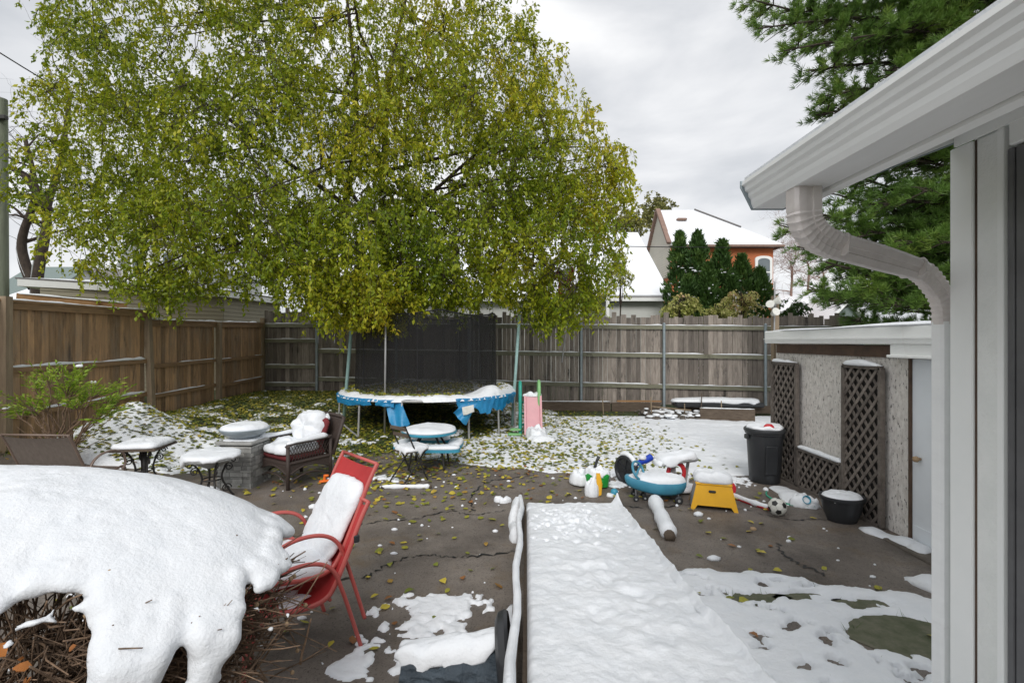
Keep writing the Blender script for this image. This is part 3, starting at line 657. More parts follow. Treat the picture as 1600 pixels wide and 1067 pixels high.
# ================================================================ the house corner on the right
def house():
    t = thing('white_house_corner', 'white stucco house wall corner with deep eave at the right edge', 'house', (1.72,0,0))
    X = 1.72; y0 = -3.0; Dw = 1.9
    def zr(x): return 2.575+.385*(x-1.0)
    # corner trim, stucco panel, window jamb: butted one after the other along the wall
    mb = MB(); mb.boxb((X+.04,(Dw+1.806)/2,1.3),(.08,Dw-1.806,3.0),.004); obj('corner_board', mb, M['white'], t, True)
    mb = MB(); mb.box((X+.045,1.802,1.3),(.07,.007,3.0)); obj('joint', mb, M['seam'], t, True)
    mb = MB(); mb.box((X+.046,1.755,1.3),(.068,.087,3.0)); obj('stucco_panel', mb, M['stucco'], t, True)
    mb = MB(); mb.boxb((X+.035,1.6985,1.3),(.08,.024,3.0),.003); obj('door_casing', mb, M['white'], t, True)
    mb = MB(); mb.boxb((X+.036,.25,2.775),(.084,2.84,.10),.005); obj('head_casing', mb, M['white'], t, True)
    mb = MB(); mb.box((X+.05,.25,2.87),(.07,2.83,.085)); obj('wall', mb, M['stucco'], t, True)
    d = MB(); d.boxb((X+.032,1.674,1.36),(.05,.022,2.72),.003); d.boxb((X+.036,1.643,1.36),(.05,.036,2.72),.003); d.boxb((X+.05,1.60,1.36),(.05,.045,2.72),.003); d.boxb((X+.09,.2,1.36),(.05,.06,2.72),.004); d.boxb((X+.1,.9,2.70),(.06,1.5,.05),.004); d.boxb((X+.1,.9,.05),(.06,1.5,.06),.004)
    do = obj('patio_door', d, M['darkframe'], t, True)
    g = MB(); g.box((X+.135,.9,1.36),(.006,1.4,2.6)); obj('glass_pane', g, M['glass'], do, True)
    b = MB()
    for k in range(17): b.beam((X+.125,1.51-k*.085,.1),(X+.125,1.51-k*.085,2.66),.078,.003,up=Vector((1,.35,0)).normalized())
    obj('blind', b, M['blind'], do, True)
    mb = MB(); mb.prism([(X+.08,Dw-.02),(X+4,Dw-.02),(X+4,Dw-.15),(X+.08,Dw-.15)],'z',-.2,2.9); mb.prism([(X+.004,-3),(X+.15,-3),(X+.15,.16),(X+.004,.16)],'z',-.2,2.46); obj('wall', mb, M['stucco'], t, True)
    # gutter: profile extruded along the eave
    G0 = 1.9
    prof = [(.905,2.677),(.903,2.662),(.914,2.655),(.916,2.640),(.928,2.632),(.929,2.618),(.938,2.606),(.940,2.590),(.948,2.571),(1.066,2.571),(1.066,2.672),(1.060,2.672),(1.060,2.578),(.953,2.578),(.945,2.605),(.936,2.620),(.922,2.650),(.912,2.668),(.911,2.677)]
    mb = MB(); mb.prism(prof, 'y', -3, G0); g = obj('gutter', mb, M['alum'], t, True)
    mb = MB(); mb.prism([(.899,2.68),(.899,2.655),(.943,2.567),(1.07,2.567),(1.07,2.68)], 'y', G0+.001, G0+.006); obj('end_cap', mb, M['galv'], g, True)
    # soffit boards, fascia and rake
    sf = MB(); n = 3
    for k in range(n):
        xa = 1.07+(X+.1-1.07)*k/n; xb = 1.07+(X+.1-1.07)*(k+1)/n-.004
        sf.prism([(xa,zr(xa)),(xb,zr(xb)),(xb,zr(xb)+.02),(xa,zr(xa)+.02)],'y',-3,G0-.026)
    obj('soffit', sf, M['white'], t, True)
    mb = MB(); mb.prism([(1.068,2.56),(1.086,2.55),(1.086,2.7),(1.068,2.7)],'y',-3,G0-.026); obj('fascia', mb, M['alum'], t, True)
    mb = MB(); mb.prism([(1.068,zr(1.068)-.028),(5,zr(5)-.028),(5,zr(5)+.11),(1.068,zr(1.068)+.11)],'y',G0-.024,G0-.002); obj('rake_board', mb, M['alum'], t, True)
    mb = MB(); mb.prism([(1.069,zr(1.069)-.034),(5,zr(5)-.034),(5,zr(5)-.014),(1.069,zr(1.069)-.014)],'y',G0-.002,G0+.010); obj('rake_trim', mb, M['galv'], t, True)
    mb = MB(); mb.prism([(1.71,zr(1.71)-.012),(1.71,2.80),(1.72,2.80),(1.72,zr(1.72)-.012)],'y',-3,Dw-.03); obj('frieze_board', mb, M['white'], t, True)
    rf = MB(); rf.prism([(.95,2.66),(5,4.2),(5,4.23),(.95,2.69)],'y',-3,G0+.02); ro = obj('roof', rf, M['shingle'], t, True)
    sn = MB()
    def f(u, v):
        a = 2*PI*u; x = .925+v*4; y = -3+u*(G0+3.025)
        e = .045*min(1, v*60+.75)*min(1, (1-u)*120+.6)
        if v == 0: return Vector((x+.003, y, 2.682))
        return Vector((x, y, 2.683+.38*(x-.95)+e+.004*float(fbm(x*3,y*3))))
    sn.grid(f, 90, 60); sn.prism([(.925,2.674),(4.9,4.19),(4.9,4.2),(.925,2.70)],'y',-3,G0+.022); obj('snow', sn, M['snow'], ro, True, smooth=False)
    # downspout with ribbed elbows
    path = [(1.0,1.655,2.575),(1.0,1.655,2.50),(1.008,1.66,2.46),(1.035,1.672,2.428),(1.08,1.69,2.405),(1.14,1.715,2.392),(1.26,1.762,2.377),(1.46,1.845,2.352),(1.58,1.895,2.334),(1.64,1.92,2.315),(1.69,1.94,2.28),(1.732,1.952,2.235),(1.752,1.957,2.18),(1.755,1.958,2.12)]
    pp = smoothpath(path, 7); q = 8
    sect = [(1,-.55),(1,.55),(.8,.8),(.25,.8),(.2,.72),(-.2,.72),(-.25,.8),(-.8,.8),(-1,.55),(-1,-.55),(-.8,-.8),(-.25,-.8),(-.2,-.72),(.2,-.72),(.25,-.8),(.8,-.8)]
    rs = []
    for i, p in enumerate(pp):
        z = p.z; elb = (p.x < 1.14 and z < 2.5) or p.x > 1.60
        rs.append(.047-.009*float(sst(1.3,1.72,p.x))+(.0022*(1 if i % 3 == 0 else -1) if elb and 2.14 < z else 0))
    ds = thing('downspout', 'dusty white metal downspout bending from the gutter back to the corner and down', 'downspout', (1.74,1.958,0))
    mb = MB(); mb.tube(pp, rs, len(sect), sect=sect); el = obj('elbow', mb, M['downsp'], ds, True, auto=25)
    mb = MB(); mb.tube([(1.755,1.958,2.13),(1.755,1.958,.1)], .037, len(sect), sect=sect); obj('pipe', mb, M['alum'], ds, True, auto=25)
    for x_, y_, z_, rr in ((1.15,1.72,2.391,.0495),(1.56,1.887,2.338,.046)):
        i = min(range(len(pp)), key=lambda k: (pp[k]-Vector((x_,y_,z_))).length); mb = MB(); mb.tube([pp[i-1].lerp(pp[i],.7), pp[i].lerp(pp[i+1],.3)], rr, len(sect), sect=sect); obj('collar', mb, M['downsp'], ds, True, auto=25)
house()
# ================================================================ ramp with snow
def ramp():
    t = thing('ramp', 'long snow covered wooden ramp sloping down to the asphalt', 'ramp', (.7,4.2,0))
    y0, y1 = 1.0, 6.02
    z = lambda y: max(0, .108*(6.02-y))
    xl = lambda y: .05+.11*(y-2.33)/3.69; xr = lambda y: xl(y)+1.14
    mb = MB(); mb.add([(xl(y0),y0,z(y0)),(xr(y0),y0,z(y0)),(xr(y1),y1,.01),(xl(y1),y1,.01),(xl(y0),y0,0),(xr(y0),y0,0),(xr(y1),y1,-.02),(xl(y1),y1,-.02)],[(0,1,2,3),(4,7,6,5),(0,4,5,1),(1,5,6,2),(2,6,7,3),(3,7,4,0)]); obj('deck', mb, M['timber'], t, True)
    mb = MB(); mb.beam((xl(y0)-.045,y0,z(y0)+.05),(xl(y1)-.045,y1+.06,.07),.035,.16); obj('curb_rail', mb, M['timber'], t, True)
    mb = MB(); mb.rope([(xl(y)-.045+.012*math.sin(y*5),y,z(y)+.13+(0.02 if y<5.9 else .0)) for y in np.arange(y0,y1+.05,.25)],.05,.038,step=.035,amp=.7)
    mb.rope([(xl(y)-.10+.02*math.sin(y*9),y,max(0,z(y)-.02)*(.0)) for y in np.arange(4.9,6.0,.15)],.13,.09,step=.035,amp=1.0)
    mb.rope([(xl(y)-.085,y,z(y)*.35) for y in np.arange(2.4,3.6,.2)],.09,.05,step=.035,amp=1.0,gap=.2)
    obj('snow', mb, M['snow'], t, True, smooth=True)
    nx, ny = 96, 420; us = np.linspace(0,1,nx); vs = np.linspace(0,1,ny); Uu, Vv = np.meshgrid(us, vs, indexing='ij')
    Y = y0+(y1-y0)*Vv; XL = .05+.11*(Y-2.33)/3.69; X = XL+.012+1.15*Uu+(Uu > .93)*(.03*fbm(Y*4,Y*0,3,3)); Z0 = np.maximum(0,.108*(6.02-Y))
    d = .052+.014*fbm(X*6,Y*6,1,4)+.010*fbm(X*14,Y*10,6,3)
    tr = np.exp(-((Y-5.2)/.6)**2)*np.exp(-((X-.62)/.33)**2); d = d+tr*.035*fbm(X*16,Y*12,4,2)
    tr2 = np.exp(-((X-.75)/.26)**2); d = d+tr2*.022*fbm(X*9,Y*7,14,2)
    for k in range(64):
        fx = .62+RNG.normal()*.22; fy = 5.1+RNG.normal()*.38; d = d-(.085 if k % 3 == 0 else .045)*np.exp(-(((X-fx)/.017)**2+((Y-fy)/.022)**2))
    for k in range(16):
        fx = .75+(-1)**k*.14+RNG.normal()*.05; fy = 1.6+k*.27; d = d-.012*np.exp(-((((X-fx)/.05)**2+((Y-fy)/.12)**2))**2)
    rim = np.exp(-((Uu-.985)/.03)**2); d = d+rim*(.055+.02*fbm(Y*5,Y*0+3,1,3)); d = d+np.exp(-((Uu-.985)/.05)**2-((Y-5.95)/.1)**2)*.09
    e = np.minimum(np.minimum(Uu*30,(1-Uu)*40),(1-Vv)*60); d = d*np.sqrt(np.clip(e,0,1)); d = np.where((Uu>=1)|(Vv>=1)|(Uu<=0), -Z0*.95-.01, d)
    idx = np.arange(nx*ny).reshape(nx,ny); fa = np.stack([idx[:-1,:-1],idx[1:,:-1],idx[1:,1:],idx[:-1,1:]],-1).reshape(-1,4)
    obj('snow_blanket', mesh_np('sb', np.stack([X.ravel(),Y.ravel(),(Z0+d+.006).ravel()],-1), fa), M['snow'], t, True, smooth=True)
ramp()
# ================================================================ timbers and bed along the back fence
def bed():
    def plank(lab, a, b, h, th=.09, zb=0, snow=0, m='timber'):
        t = thing('timber_edging', lab, 'timber', ((a[0]+b[0])/2,(a[1]+b[1])/2,zb)); mb = MB()
        mb.beam((a[0],a[1],zb+h/2),(b[0],b[1],zb+h/2),th,h); obj('plank', mb, M[m], t, True)
        if snow:
            s = MB(); s.rope([(a[0],a[1],zb+h),(b[0],b[1],zb+h)],th*1.2,snow,step=.06,gap=.12); obj('snow', s, M['snow'], t, True, smooth=True)
    plank('long low timber edging right behind the pink slide', (.62,14.35),(2.9,14.25),.28,snow=.012)
    plank('shorter timber edging left of the pile of stones', (2.93,14.22),(4.35,14.2),.25)
    plank('thin light plank lying on top of the edging timbers', (3.1,14.3),(4.4,14.25),.04,zb=.27,m='rawwood')
    plank('front timber wall of the raised bed before the lattice', (4.9,12.6),(6.2,12.35),.32,snow=.015)
    plank('rear timber of the raised bed at the fence', (4.7,13.7),(7.3,13.5),.2,zb=.05)
    t = thing('black_tray', 'long black tray under thick snow beside the fence', 'tray', (5.75,13.5,.2)); mb = MB()
    mb.boxb((5.75,13.55,.30),(2.4,.5,.14),.03,Matrix.Rotation(-.05,4,'Z')); obj('shell', mb, M['black'], t, True, auto=40)
    mb = MB(); mb.pillow((5.7,13.55,.365),1.2,.27,.11,p=6,n=60,rot=-.05,drip=.12); obj('snow', mb, M['snow'], t, True, smooth=True)
    mb = MB()
    for k in range(150):
        x = U(3.55,5.3); y = U(12.6,14.0); r = U(.03,.1); mm = Matrix.Translation((x,y,U(.0,.1))) @ Matrix.Rotation(U(0,6),4,'Z') @ Matrix.Rotation(U(-.5,.5),4,'X')
        mb.boxb((0,0,0),(r*2.2,r*1.6,r*1.2),r*.4,mm,U(0,1)) if False else mb.lathe([(0,-r*.5),(r*.8,-r*.4),(r,0),(r*.75,r*.4),(0,r*.5)],(0,0,0),7,mm,sc=(1.2,.8))
    tag(obj('rubble', mb, M['rock']), 'dark stones and soil heaped before the fence', 'stones', kind='stuff')
    mb = MB()
    for k in range(46):
        mb.pillow((U(3.6,5.4),U(12.5,13.9),U(.04,.12)),U(.05,.14),U(.05,.12),U(.02,.06),n=12)
    tag(obj('snow_clumps', mb, M['snow'], smooth=True), 'lumps of snow lying on the dark stones', 'snow', kind='stuff')
    for i, (px, y0, y1, D, lab) in enumerate([(943,624,643,13.7,'short wooden stake beside the long edging timber'),(1018,620,655,13.3,'pale stake among the stones, left of the black tray'),(1095,614,660,13.2,'tallest dark stake among the stones'),(1128,626,664,12.5,'stake before the raised bed timber'),(1070,630,652,13.2,'short stake in front of the black tray')]):
        p = P(px,y1,D); q = P(px,y0,D); mb = MB(); mb.tube([(p.x,D,-.05),(q.x+U(-.03,.03),D,q.z)],[.018,.014],6); tag(obj('garden_stake', mb, M['postL'] if i != 2 else M['timber']), lab, 'stake')
    p = P(1018,635,13.4); q = P(1080,641,13.0); mb = MB(); mb.tube([p,q],.018,6); tag(obj('fallen_pole', mb, M['postL']), 'thin pale pole lying across the stones', 'pole')
bed()
# ================================================================ neighbouring buildings
def wallbox(mb, poly, z0, z1): mb.prism(poly, 'z', z0, z1)
def clap(a, b, z0, z1, step, mb, out, th=.02):         # lapped siding boards from a to b
    a = Vector((a[0],a[1],0)); b = Vector((b[0],b[1],0)); n = Vector(out).normalized(); z = z0
    while z < z1-.01:
        zz = min(z+step, z1); mb.add([a+n*th+Vector((0,0,z)), b+n*th+Vector((0,0,z)), b+n*.003+Vector((0,0,zz)), a+n*.003+Vector((0,0,zz)), a+Vector((0,0,z)), b+Vector((0,0,z))],[(0,1,2,3),(0,4,5,1)]); z = zz
def slab(mb, pts, th):       # roof slab from 4 points
    p = [Vector(q) for q in pts]; n = (p[1]-p[0]).cross(p[3]-p[0]).normalized()
    if n.z < 0: n = -n
    v = p+[q-n*th for q in p]; mb.add(v, [(0,1,2,3),(7,6,5,4),(0,4,5,1),(1,5,6,2),(2,6,7,3),(3,7,4,0)])
def garage():
    t = thing('beige_garage', 'low beige sided garage with flat snowy roof beyond the left fence', 'garage', (-11,15.5,0))
    a = (-12.6,12.9); c = (-9.5,15.9); d = (-9.15,19); e = (-15,19)
    mb = MB(); mb.prism([(-12.5,13.05),(-9.53,15.95),(-9.2,19),(-15,19)][::1],'z',0,3.55); clap(a,c,0.3,3.5,.13,mb,(.7,-.72,0)); clap(c,d,.3,3.5,.13,mb,(1,-.1,0)); obj('wall', mb, M['beige'], t, True)
    mb = MB(); mb.prism([(-12.9,12.6),(-9.25,15.8),(-8.9,19.1),(-15.2,19.1)],'z',3.5,3.68); ro = obj('fascia', mb, M['white'], t, True)
    mb = MB(); mb.prism([(-12.93,12.57),(-9.22,15.78),(-8.87,19.13),(-15.2,19.13)],'z',3.682,3.72); obj('roof_edge', mb, M['shingle'], ro, True)
    mb = MB(); mb.add([(-12.85,12.7,3.73),(-9.3,15.85,3.73),(-9.0,19,3.73),(-11.5,17.5,4.15),(-15,19,3.9)],[(0,1,3),(1,2,3),(2,4,3),(4,0,3)]); obj('snow', mb, M['roofsnow'], t, True)
garage()
def fence_piece():
    t = thing('neighbour_fence', 'orange brown plank fence section beyond the left fence', 'fence', (-11,11,0)); a = P(25,460,10.6); b = P(198,478,11.9)
    mb = MB(); mb.beam((a.x,a.y,a.z-.12),(b.x,b.y,b.z-.08),.04,.3); obj('top_board', mb, M['rawwood'], t, True)
    mb = MB(); a2 = P(25,452,10.6); n = 22
    for k in range(n):
        p = a.lerp(b,(k+.5)/n); mb.box((p.x-.05,p.y+.04,(p.z-.1)/2),(.14,.02,p.z-.1),Matrix.Rotation(.7,4,'Z'),U(0,1))
    obj('board_panel', mb, M['fenceL'], t, True)
    s = MB(); s.rope([(a.x,a.y,a.z+.02),(b.x,b.y,b.z+.06)],.08,.03,step=.08); obj('snow', s, M['snow'], t, True, smooth=True)
fence_piece()
def gable(name, lab, px0, px1, D, dep, ze, zr_, wm, rm='roofsnow', ridge='x', win=None, under='shingle'):
    x0 = (px0-CX)/F*D; x1 = (px1-CX)/F*D; t = thing(name, lab, 'house', ((x0+x1)/2,D+dep/2,0))
    mb = MB(); xm = (x0+x1)/2
    if ridge == 'x':
        ym = D+dep/2; mb.prism([(D,-.2),(D+dep,-.2),(D+dep,ze),(ym,zr_),(D,ze)],'x',x0,x1); obj('wall', mb, M[wm], t, True)
        for s in (0,1):
            ye = D-.35 if s == 0 else D+dep+.35; sl = (zr_-ze)/(dep/2); zz = ze-.35*sl
            r = MB(); slab(r,[(x0-.3,ye,zz+.10),(x1+.3,ye,zz+.10),(x1+.3,ym,zr_+.10),(x0-.3,ym,zr_+.10)],.09); ro = obj('roof', r, M[under], t, True)
            r = MB(); slab(r,[(x0-.28,ye+(.03 if s==0 else -.03),zz+.22),(x1+.28,ye+(.03 if s==0 else -.03),zz+.22),(x1+.28,ym,zr_+.22),(x0-.28,ym,zr_+.22)],.115); obj('snow', r, M[rm], ro, True)
            if s == 0:
                f = MB(); f.box((xm,ye-.02,zz+.0),(x1-x0+.6,.10,.16)); obj('gutter', f, M['white'], ro, True)
    else:
        mb.prism([(x0,-.2),(x1,-.2),(x1,ze),(xm,zr_),(x0,ze)],'y',D,D+dep); obj('wall', mb, M[wm], t, True); sl = (zr_-ze)/((x1-x0)/2)
        for s in (0,1):
            xe = x0-.3 if s == 0 else x1+.3; zz = ze-.3*sl
            r = MB(); slab(r,[(xe,D-.35,zz+.10),(xm,D-.35,zr_+.10),(xm,D+dep,zr_+.10),(xe,D+dep,zz+.10)],.09); ro = obj('roof', r, M['white'], t, True)
            r = MB(); slab(r,[(xe,D-.33,zz+.22),(xm,D-.33,zr_+.22),(xm,D+dep,zr_+.22),(xe,D+dep,zz+.22)],.115); obj('snow', r, M[rm], ro, True)
    for (wx0,wy0,wx1,wy1) in (win or []):
        p = P(wx0,wy0,D-.03); q = P(wx1,wy1,D-.03); w = MB(); w.boxb(((p.x+q.x)/2,D-.03,(p.z+q.z)/2),(q.x-p.x+.2,.08,p.z-q.z+.2),.02); wo = obj('window', w, M['white'], t, True)
        g = MB(); g.box(((p.x+q.x)/2,D-.075,(p.z+q.z)/2),(q.x-p.x,.02,p.z-q.z)); obj('pane', g, M['glass'], wo, True)
    return t
gable('white_bungalow','long white bungalow under a large snowy roof behind the back fence',540,1037,24,12,4.35,8.6,'houseW')
t = thing('carport','small grey porch with snowy roof in front of the bungalow','porch',P(925,470,23)); mb = MB()
p = P(902,455,22.6); q = P(952,455,22.6); mb.prism([(p.x,p.z-.25),(q.x,p.z-.25),(q.x,p.z),(p.x,p.z)],'y',22.4,23.6); obj('beam', mb, M['white'], t, True)
mb = MB(); mb.box((p.x+.1,22.5,p.z/2-.13),(.14,.14,p.z-.26)); mb.box((q.x-.1,22.5,p.z/2-.13),(.14,.14,p.z-.26)); obj('post', mb, M['white'], t, True)
mb = MB(); mb.pillow(((p.x+q.x)/2,23,p.z),(q.x-p.x)/2,.58,.14,p=8); obj('snow', mb, M['snow'], t, True, smooth=True)
gable('white_two_storey_house','white two storey house seen through the tree at far left',190,305,34,9,7.6,10.8,'houseW',ridge='y',win=[(208,395,226,425),(255,395,272,425)])
gable('grey_roofed_house','far house with brown grey roof behind the bare tree',75,178,46,9,6.0,9.4,'houseW',rm='shingle')
gable('green_roofed_house','far low house with green grey roof at the left edge',-30,62,42,9,5.6,9.0,'houseW',rm='greenroof')
gable('low_snowy_house','low house with snow covered roof beyond the utility pole',10,140,27,5,4.3,5.4,'beige')
gable('grey_gabled_house','grey blue gabled house with snowy roof at right beyond the fence',1290,1352,30,8,3.2,4.5,'greenroof',ridge='y')
gable('snow_roofed_cottage','low cottage with plain snowy roof behind the grey gable',1238,1330,33,7,3.1,5.6,'brick')
def brick_house():
    X0, X1, D, ze = 10.5, 17.3, 32.0, 8.25
    t = thing('orange_brick_house', 'orange brick two storey house with snowy hipped roof behind the cedars', 'house', (14,34,0))
    mb = MB(); mb.prism([(X0,D),(X1,D),(X1,D+5),(X0,D+5)],'z',-.2,ze); obj('wall', mb, M['brick'], t, True)
    mb = MB(); mb.prism([(X0-.02,D+.02,),(X0-.02,D+5),(X0+.25,D+5),(X0+.25,D+.02)],'z',ze-1.9,ze+.001); clap((X0-.04,D+5),(X0-.04,D+.05),6.4,8.4,.16,mb,(-1,0,0),.03)
    mb.add([(X0-.04,D-.05,8.4),(X0-.04,D+2.4,11.3),(X0-.04,D+5.2,8.4),(X0+.2,D-.05,8.4),(X0+.2,D+2.4,11.3),(X0+.2,D+5.2,8.4)],[(0,1,2),(5,4,3),(0,3,4,1),(1,4,5,2)])
    z = 8.4
    while z < 11.2:
        f = (z-8.4)/2.9; f2 = (min(z+.16,11.3)-8.4)/2.9; ya, yb = D-.05+2.45*f, D+5.2-2.8*f; y2, y3 = D-.05+2.45*f2, D+5.2-2.8*f2
        mb.add([(X0-.075,ya,z),(X0-.075,yb,z),(X0-.045,y3,z+.16),(X0-.045,y2,z+.16)],[(0,1,2,3)]); z += .16
    obj('siding_gable', mb, M['siding'], t, True)
    mb = MB(); mb.beam((X0-.12,D-.1,8.55),(X0-.12,D+2.42,11.45),.3,.16); mb.beam((X0-.12,D+5.2,8.5),(X0-.12,D+2.42,11.45),.3,.16); obj('verge_trim', mb, M['redwood'], t, True)
    rx = 13.2; r = MB(); e = .45
    P0 = (X0,D-e,ze+.12); P1 = (X1+e,D-e,ze+.12); P2 = (X1+e,D+5+e,ze+.12); P3 = (X0,D+5+e,ze+.12); A1 = (X0,D+2.42,11.4); A2 = (rx,D+2.42,11.4)
    r.add([P0,P1,A2,A1,P2,P3],[(0,1,2,3),(1,4,2),(4,5,3,2),(0,3,5),(0,5,4,1)]); ro = obj('roof', r, M['roofsnow'], t, True)
    r = MB(); r.box(((X0+X1+e)/2+.2,D-e,ze+.05),(X1+e-X0-.4,.14,.14)); r.box((X1+e,D+2.5,ze+.05),(.14,5+2*e,.14)); obj('gutter', r, M['redwood'], ro, True)
    r = MB(); r.beam((rx-.2,D+2.42,11.46),(15.6,D+.9,9.85),.14,.08); obj('hip_ridge', r, M['shingle'], ro, True)
    p = P(1061,336,33.7); r = MB(); r.boxb((p.x+.1,33.5,10.5),(.7,.4,.16),.05); obj('roof_vent', r, M['redwood'], ro, True)
    r = MB(); r.tube([(11.0,31.9,8.4),(11.0,31.9,9.35)],.07,8); obj('vent_pipe', r, M['black'], ro, True)
    w0 = P(1181,440,D); w1 = P(1204,402,D); xm = (w0.x+w1.x)/2; hw = (w1.x-w0.x)/2
    def arch(hw, z0, z1, n=10): return [(xm-hw,z0),(xm+hw,z0)]+[(xm+hw*math.cos(PI*k/n), z1-.18+.18*math.sin(PI*k/n)) for k in range(n+1)]
    m_ = MB(); m_.prism(arch(hw+.08,w0.z-.1,w1.z+.08),'y',D-.10,D+.02); wo = obj('window', m_, M['white'], t, True)
    m_ = MB(); m_.prism(arch(hw-.1,w0.z+.05,w1.z-.08),'y',D-.12,D-.101); obj('pane', m_, M['glass'], wo, True)
    m_ = MB(); m_.box((xm,D-.13,(w0.z+w1.z)/2-.2),(2*hw-.2,.02,.07)); obj('sash_bar', m_, M['white'], wo, True)
brick_house()
# wires, poles, flag
mb = MB(); a = P(720,379,17.5); b = P(1500,384,19)
mb.tube([a.lerp(b,k/20)+Vector((0,0,-.5*(1-(2*k/20-1)**2)*.25)) for k in range(21)],.016,6); tag(obj('overhead_wire', mb, M['wire']), 'black overhead wire crossing in front of the brick house', 'wire')
mb = MB(); a = P(-160,-20,9); b = P(330,262,18)
mb.tube([a.lerp(b,k/20)+Vector((0,0,-.25*(1-(2*k/20-1)**2))) for k in range(21)],.014,6); tag(obj('overhead_wire', mb, M['wire']), 'black overhead wire running down into the tree at upper left', 'wire')
mb = MB(); a = P(1050,330,14); b = P(1160,362,14); 
t = thing('utility_pole','grey green utility pole cut by the left edge of the picture','pole',(P(2,500,13).x,13,0)); p = P(2,155,13)
mb = MB(); mb.tube([(p.x,13,0),(p.x,13,p.z)],[.17,.13],14); obj('pole', mb, M['util'], t, True, auto=50)
mb = MB(); q = P(4,188,13); mb.boxb((q.x+.1,12.85,q.z),(.35,.12,.12),.02); obj('bracket', mb, M['blackmet'], t, True)
t = thing('flag','red and white maple leaf flag hanging beside the tree','flag',P(884,470,14)); o_ = P(897,414,14); 
mb = MB(); mb.tube([P(878,486,14.1)-Vector((0,0,1.5)),P(899,409,14)],.02,6); obj('flag_pole', mb, M['steel'], t, True)
def flagstrip(u0,u1):
    mb = MB()
    def f(u,v):
        w = u0+(u1-u0)*u; x = -.45*w-.05+.05*math.sin(v*6+w*5); return o_+Vector((x+.12*-v*0, .06*math.sin(w*9+v*4), -.02-.18*w-(.75+.1*w)*v))
    mb.grid(f,8,10); return mb
obj('red_band', flagstrip(0,.28), M['flag_red'], t, True, smooth=True); obj('white_band', flagstrip(.28,.72), M['flag_white'], t, True, smooth=True); obj('red_band', flagstrip(.72,1), M['flag_red'], t, True, smooth=True)
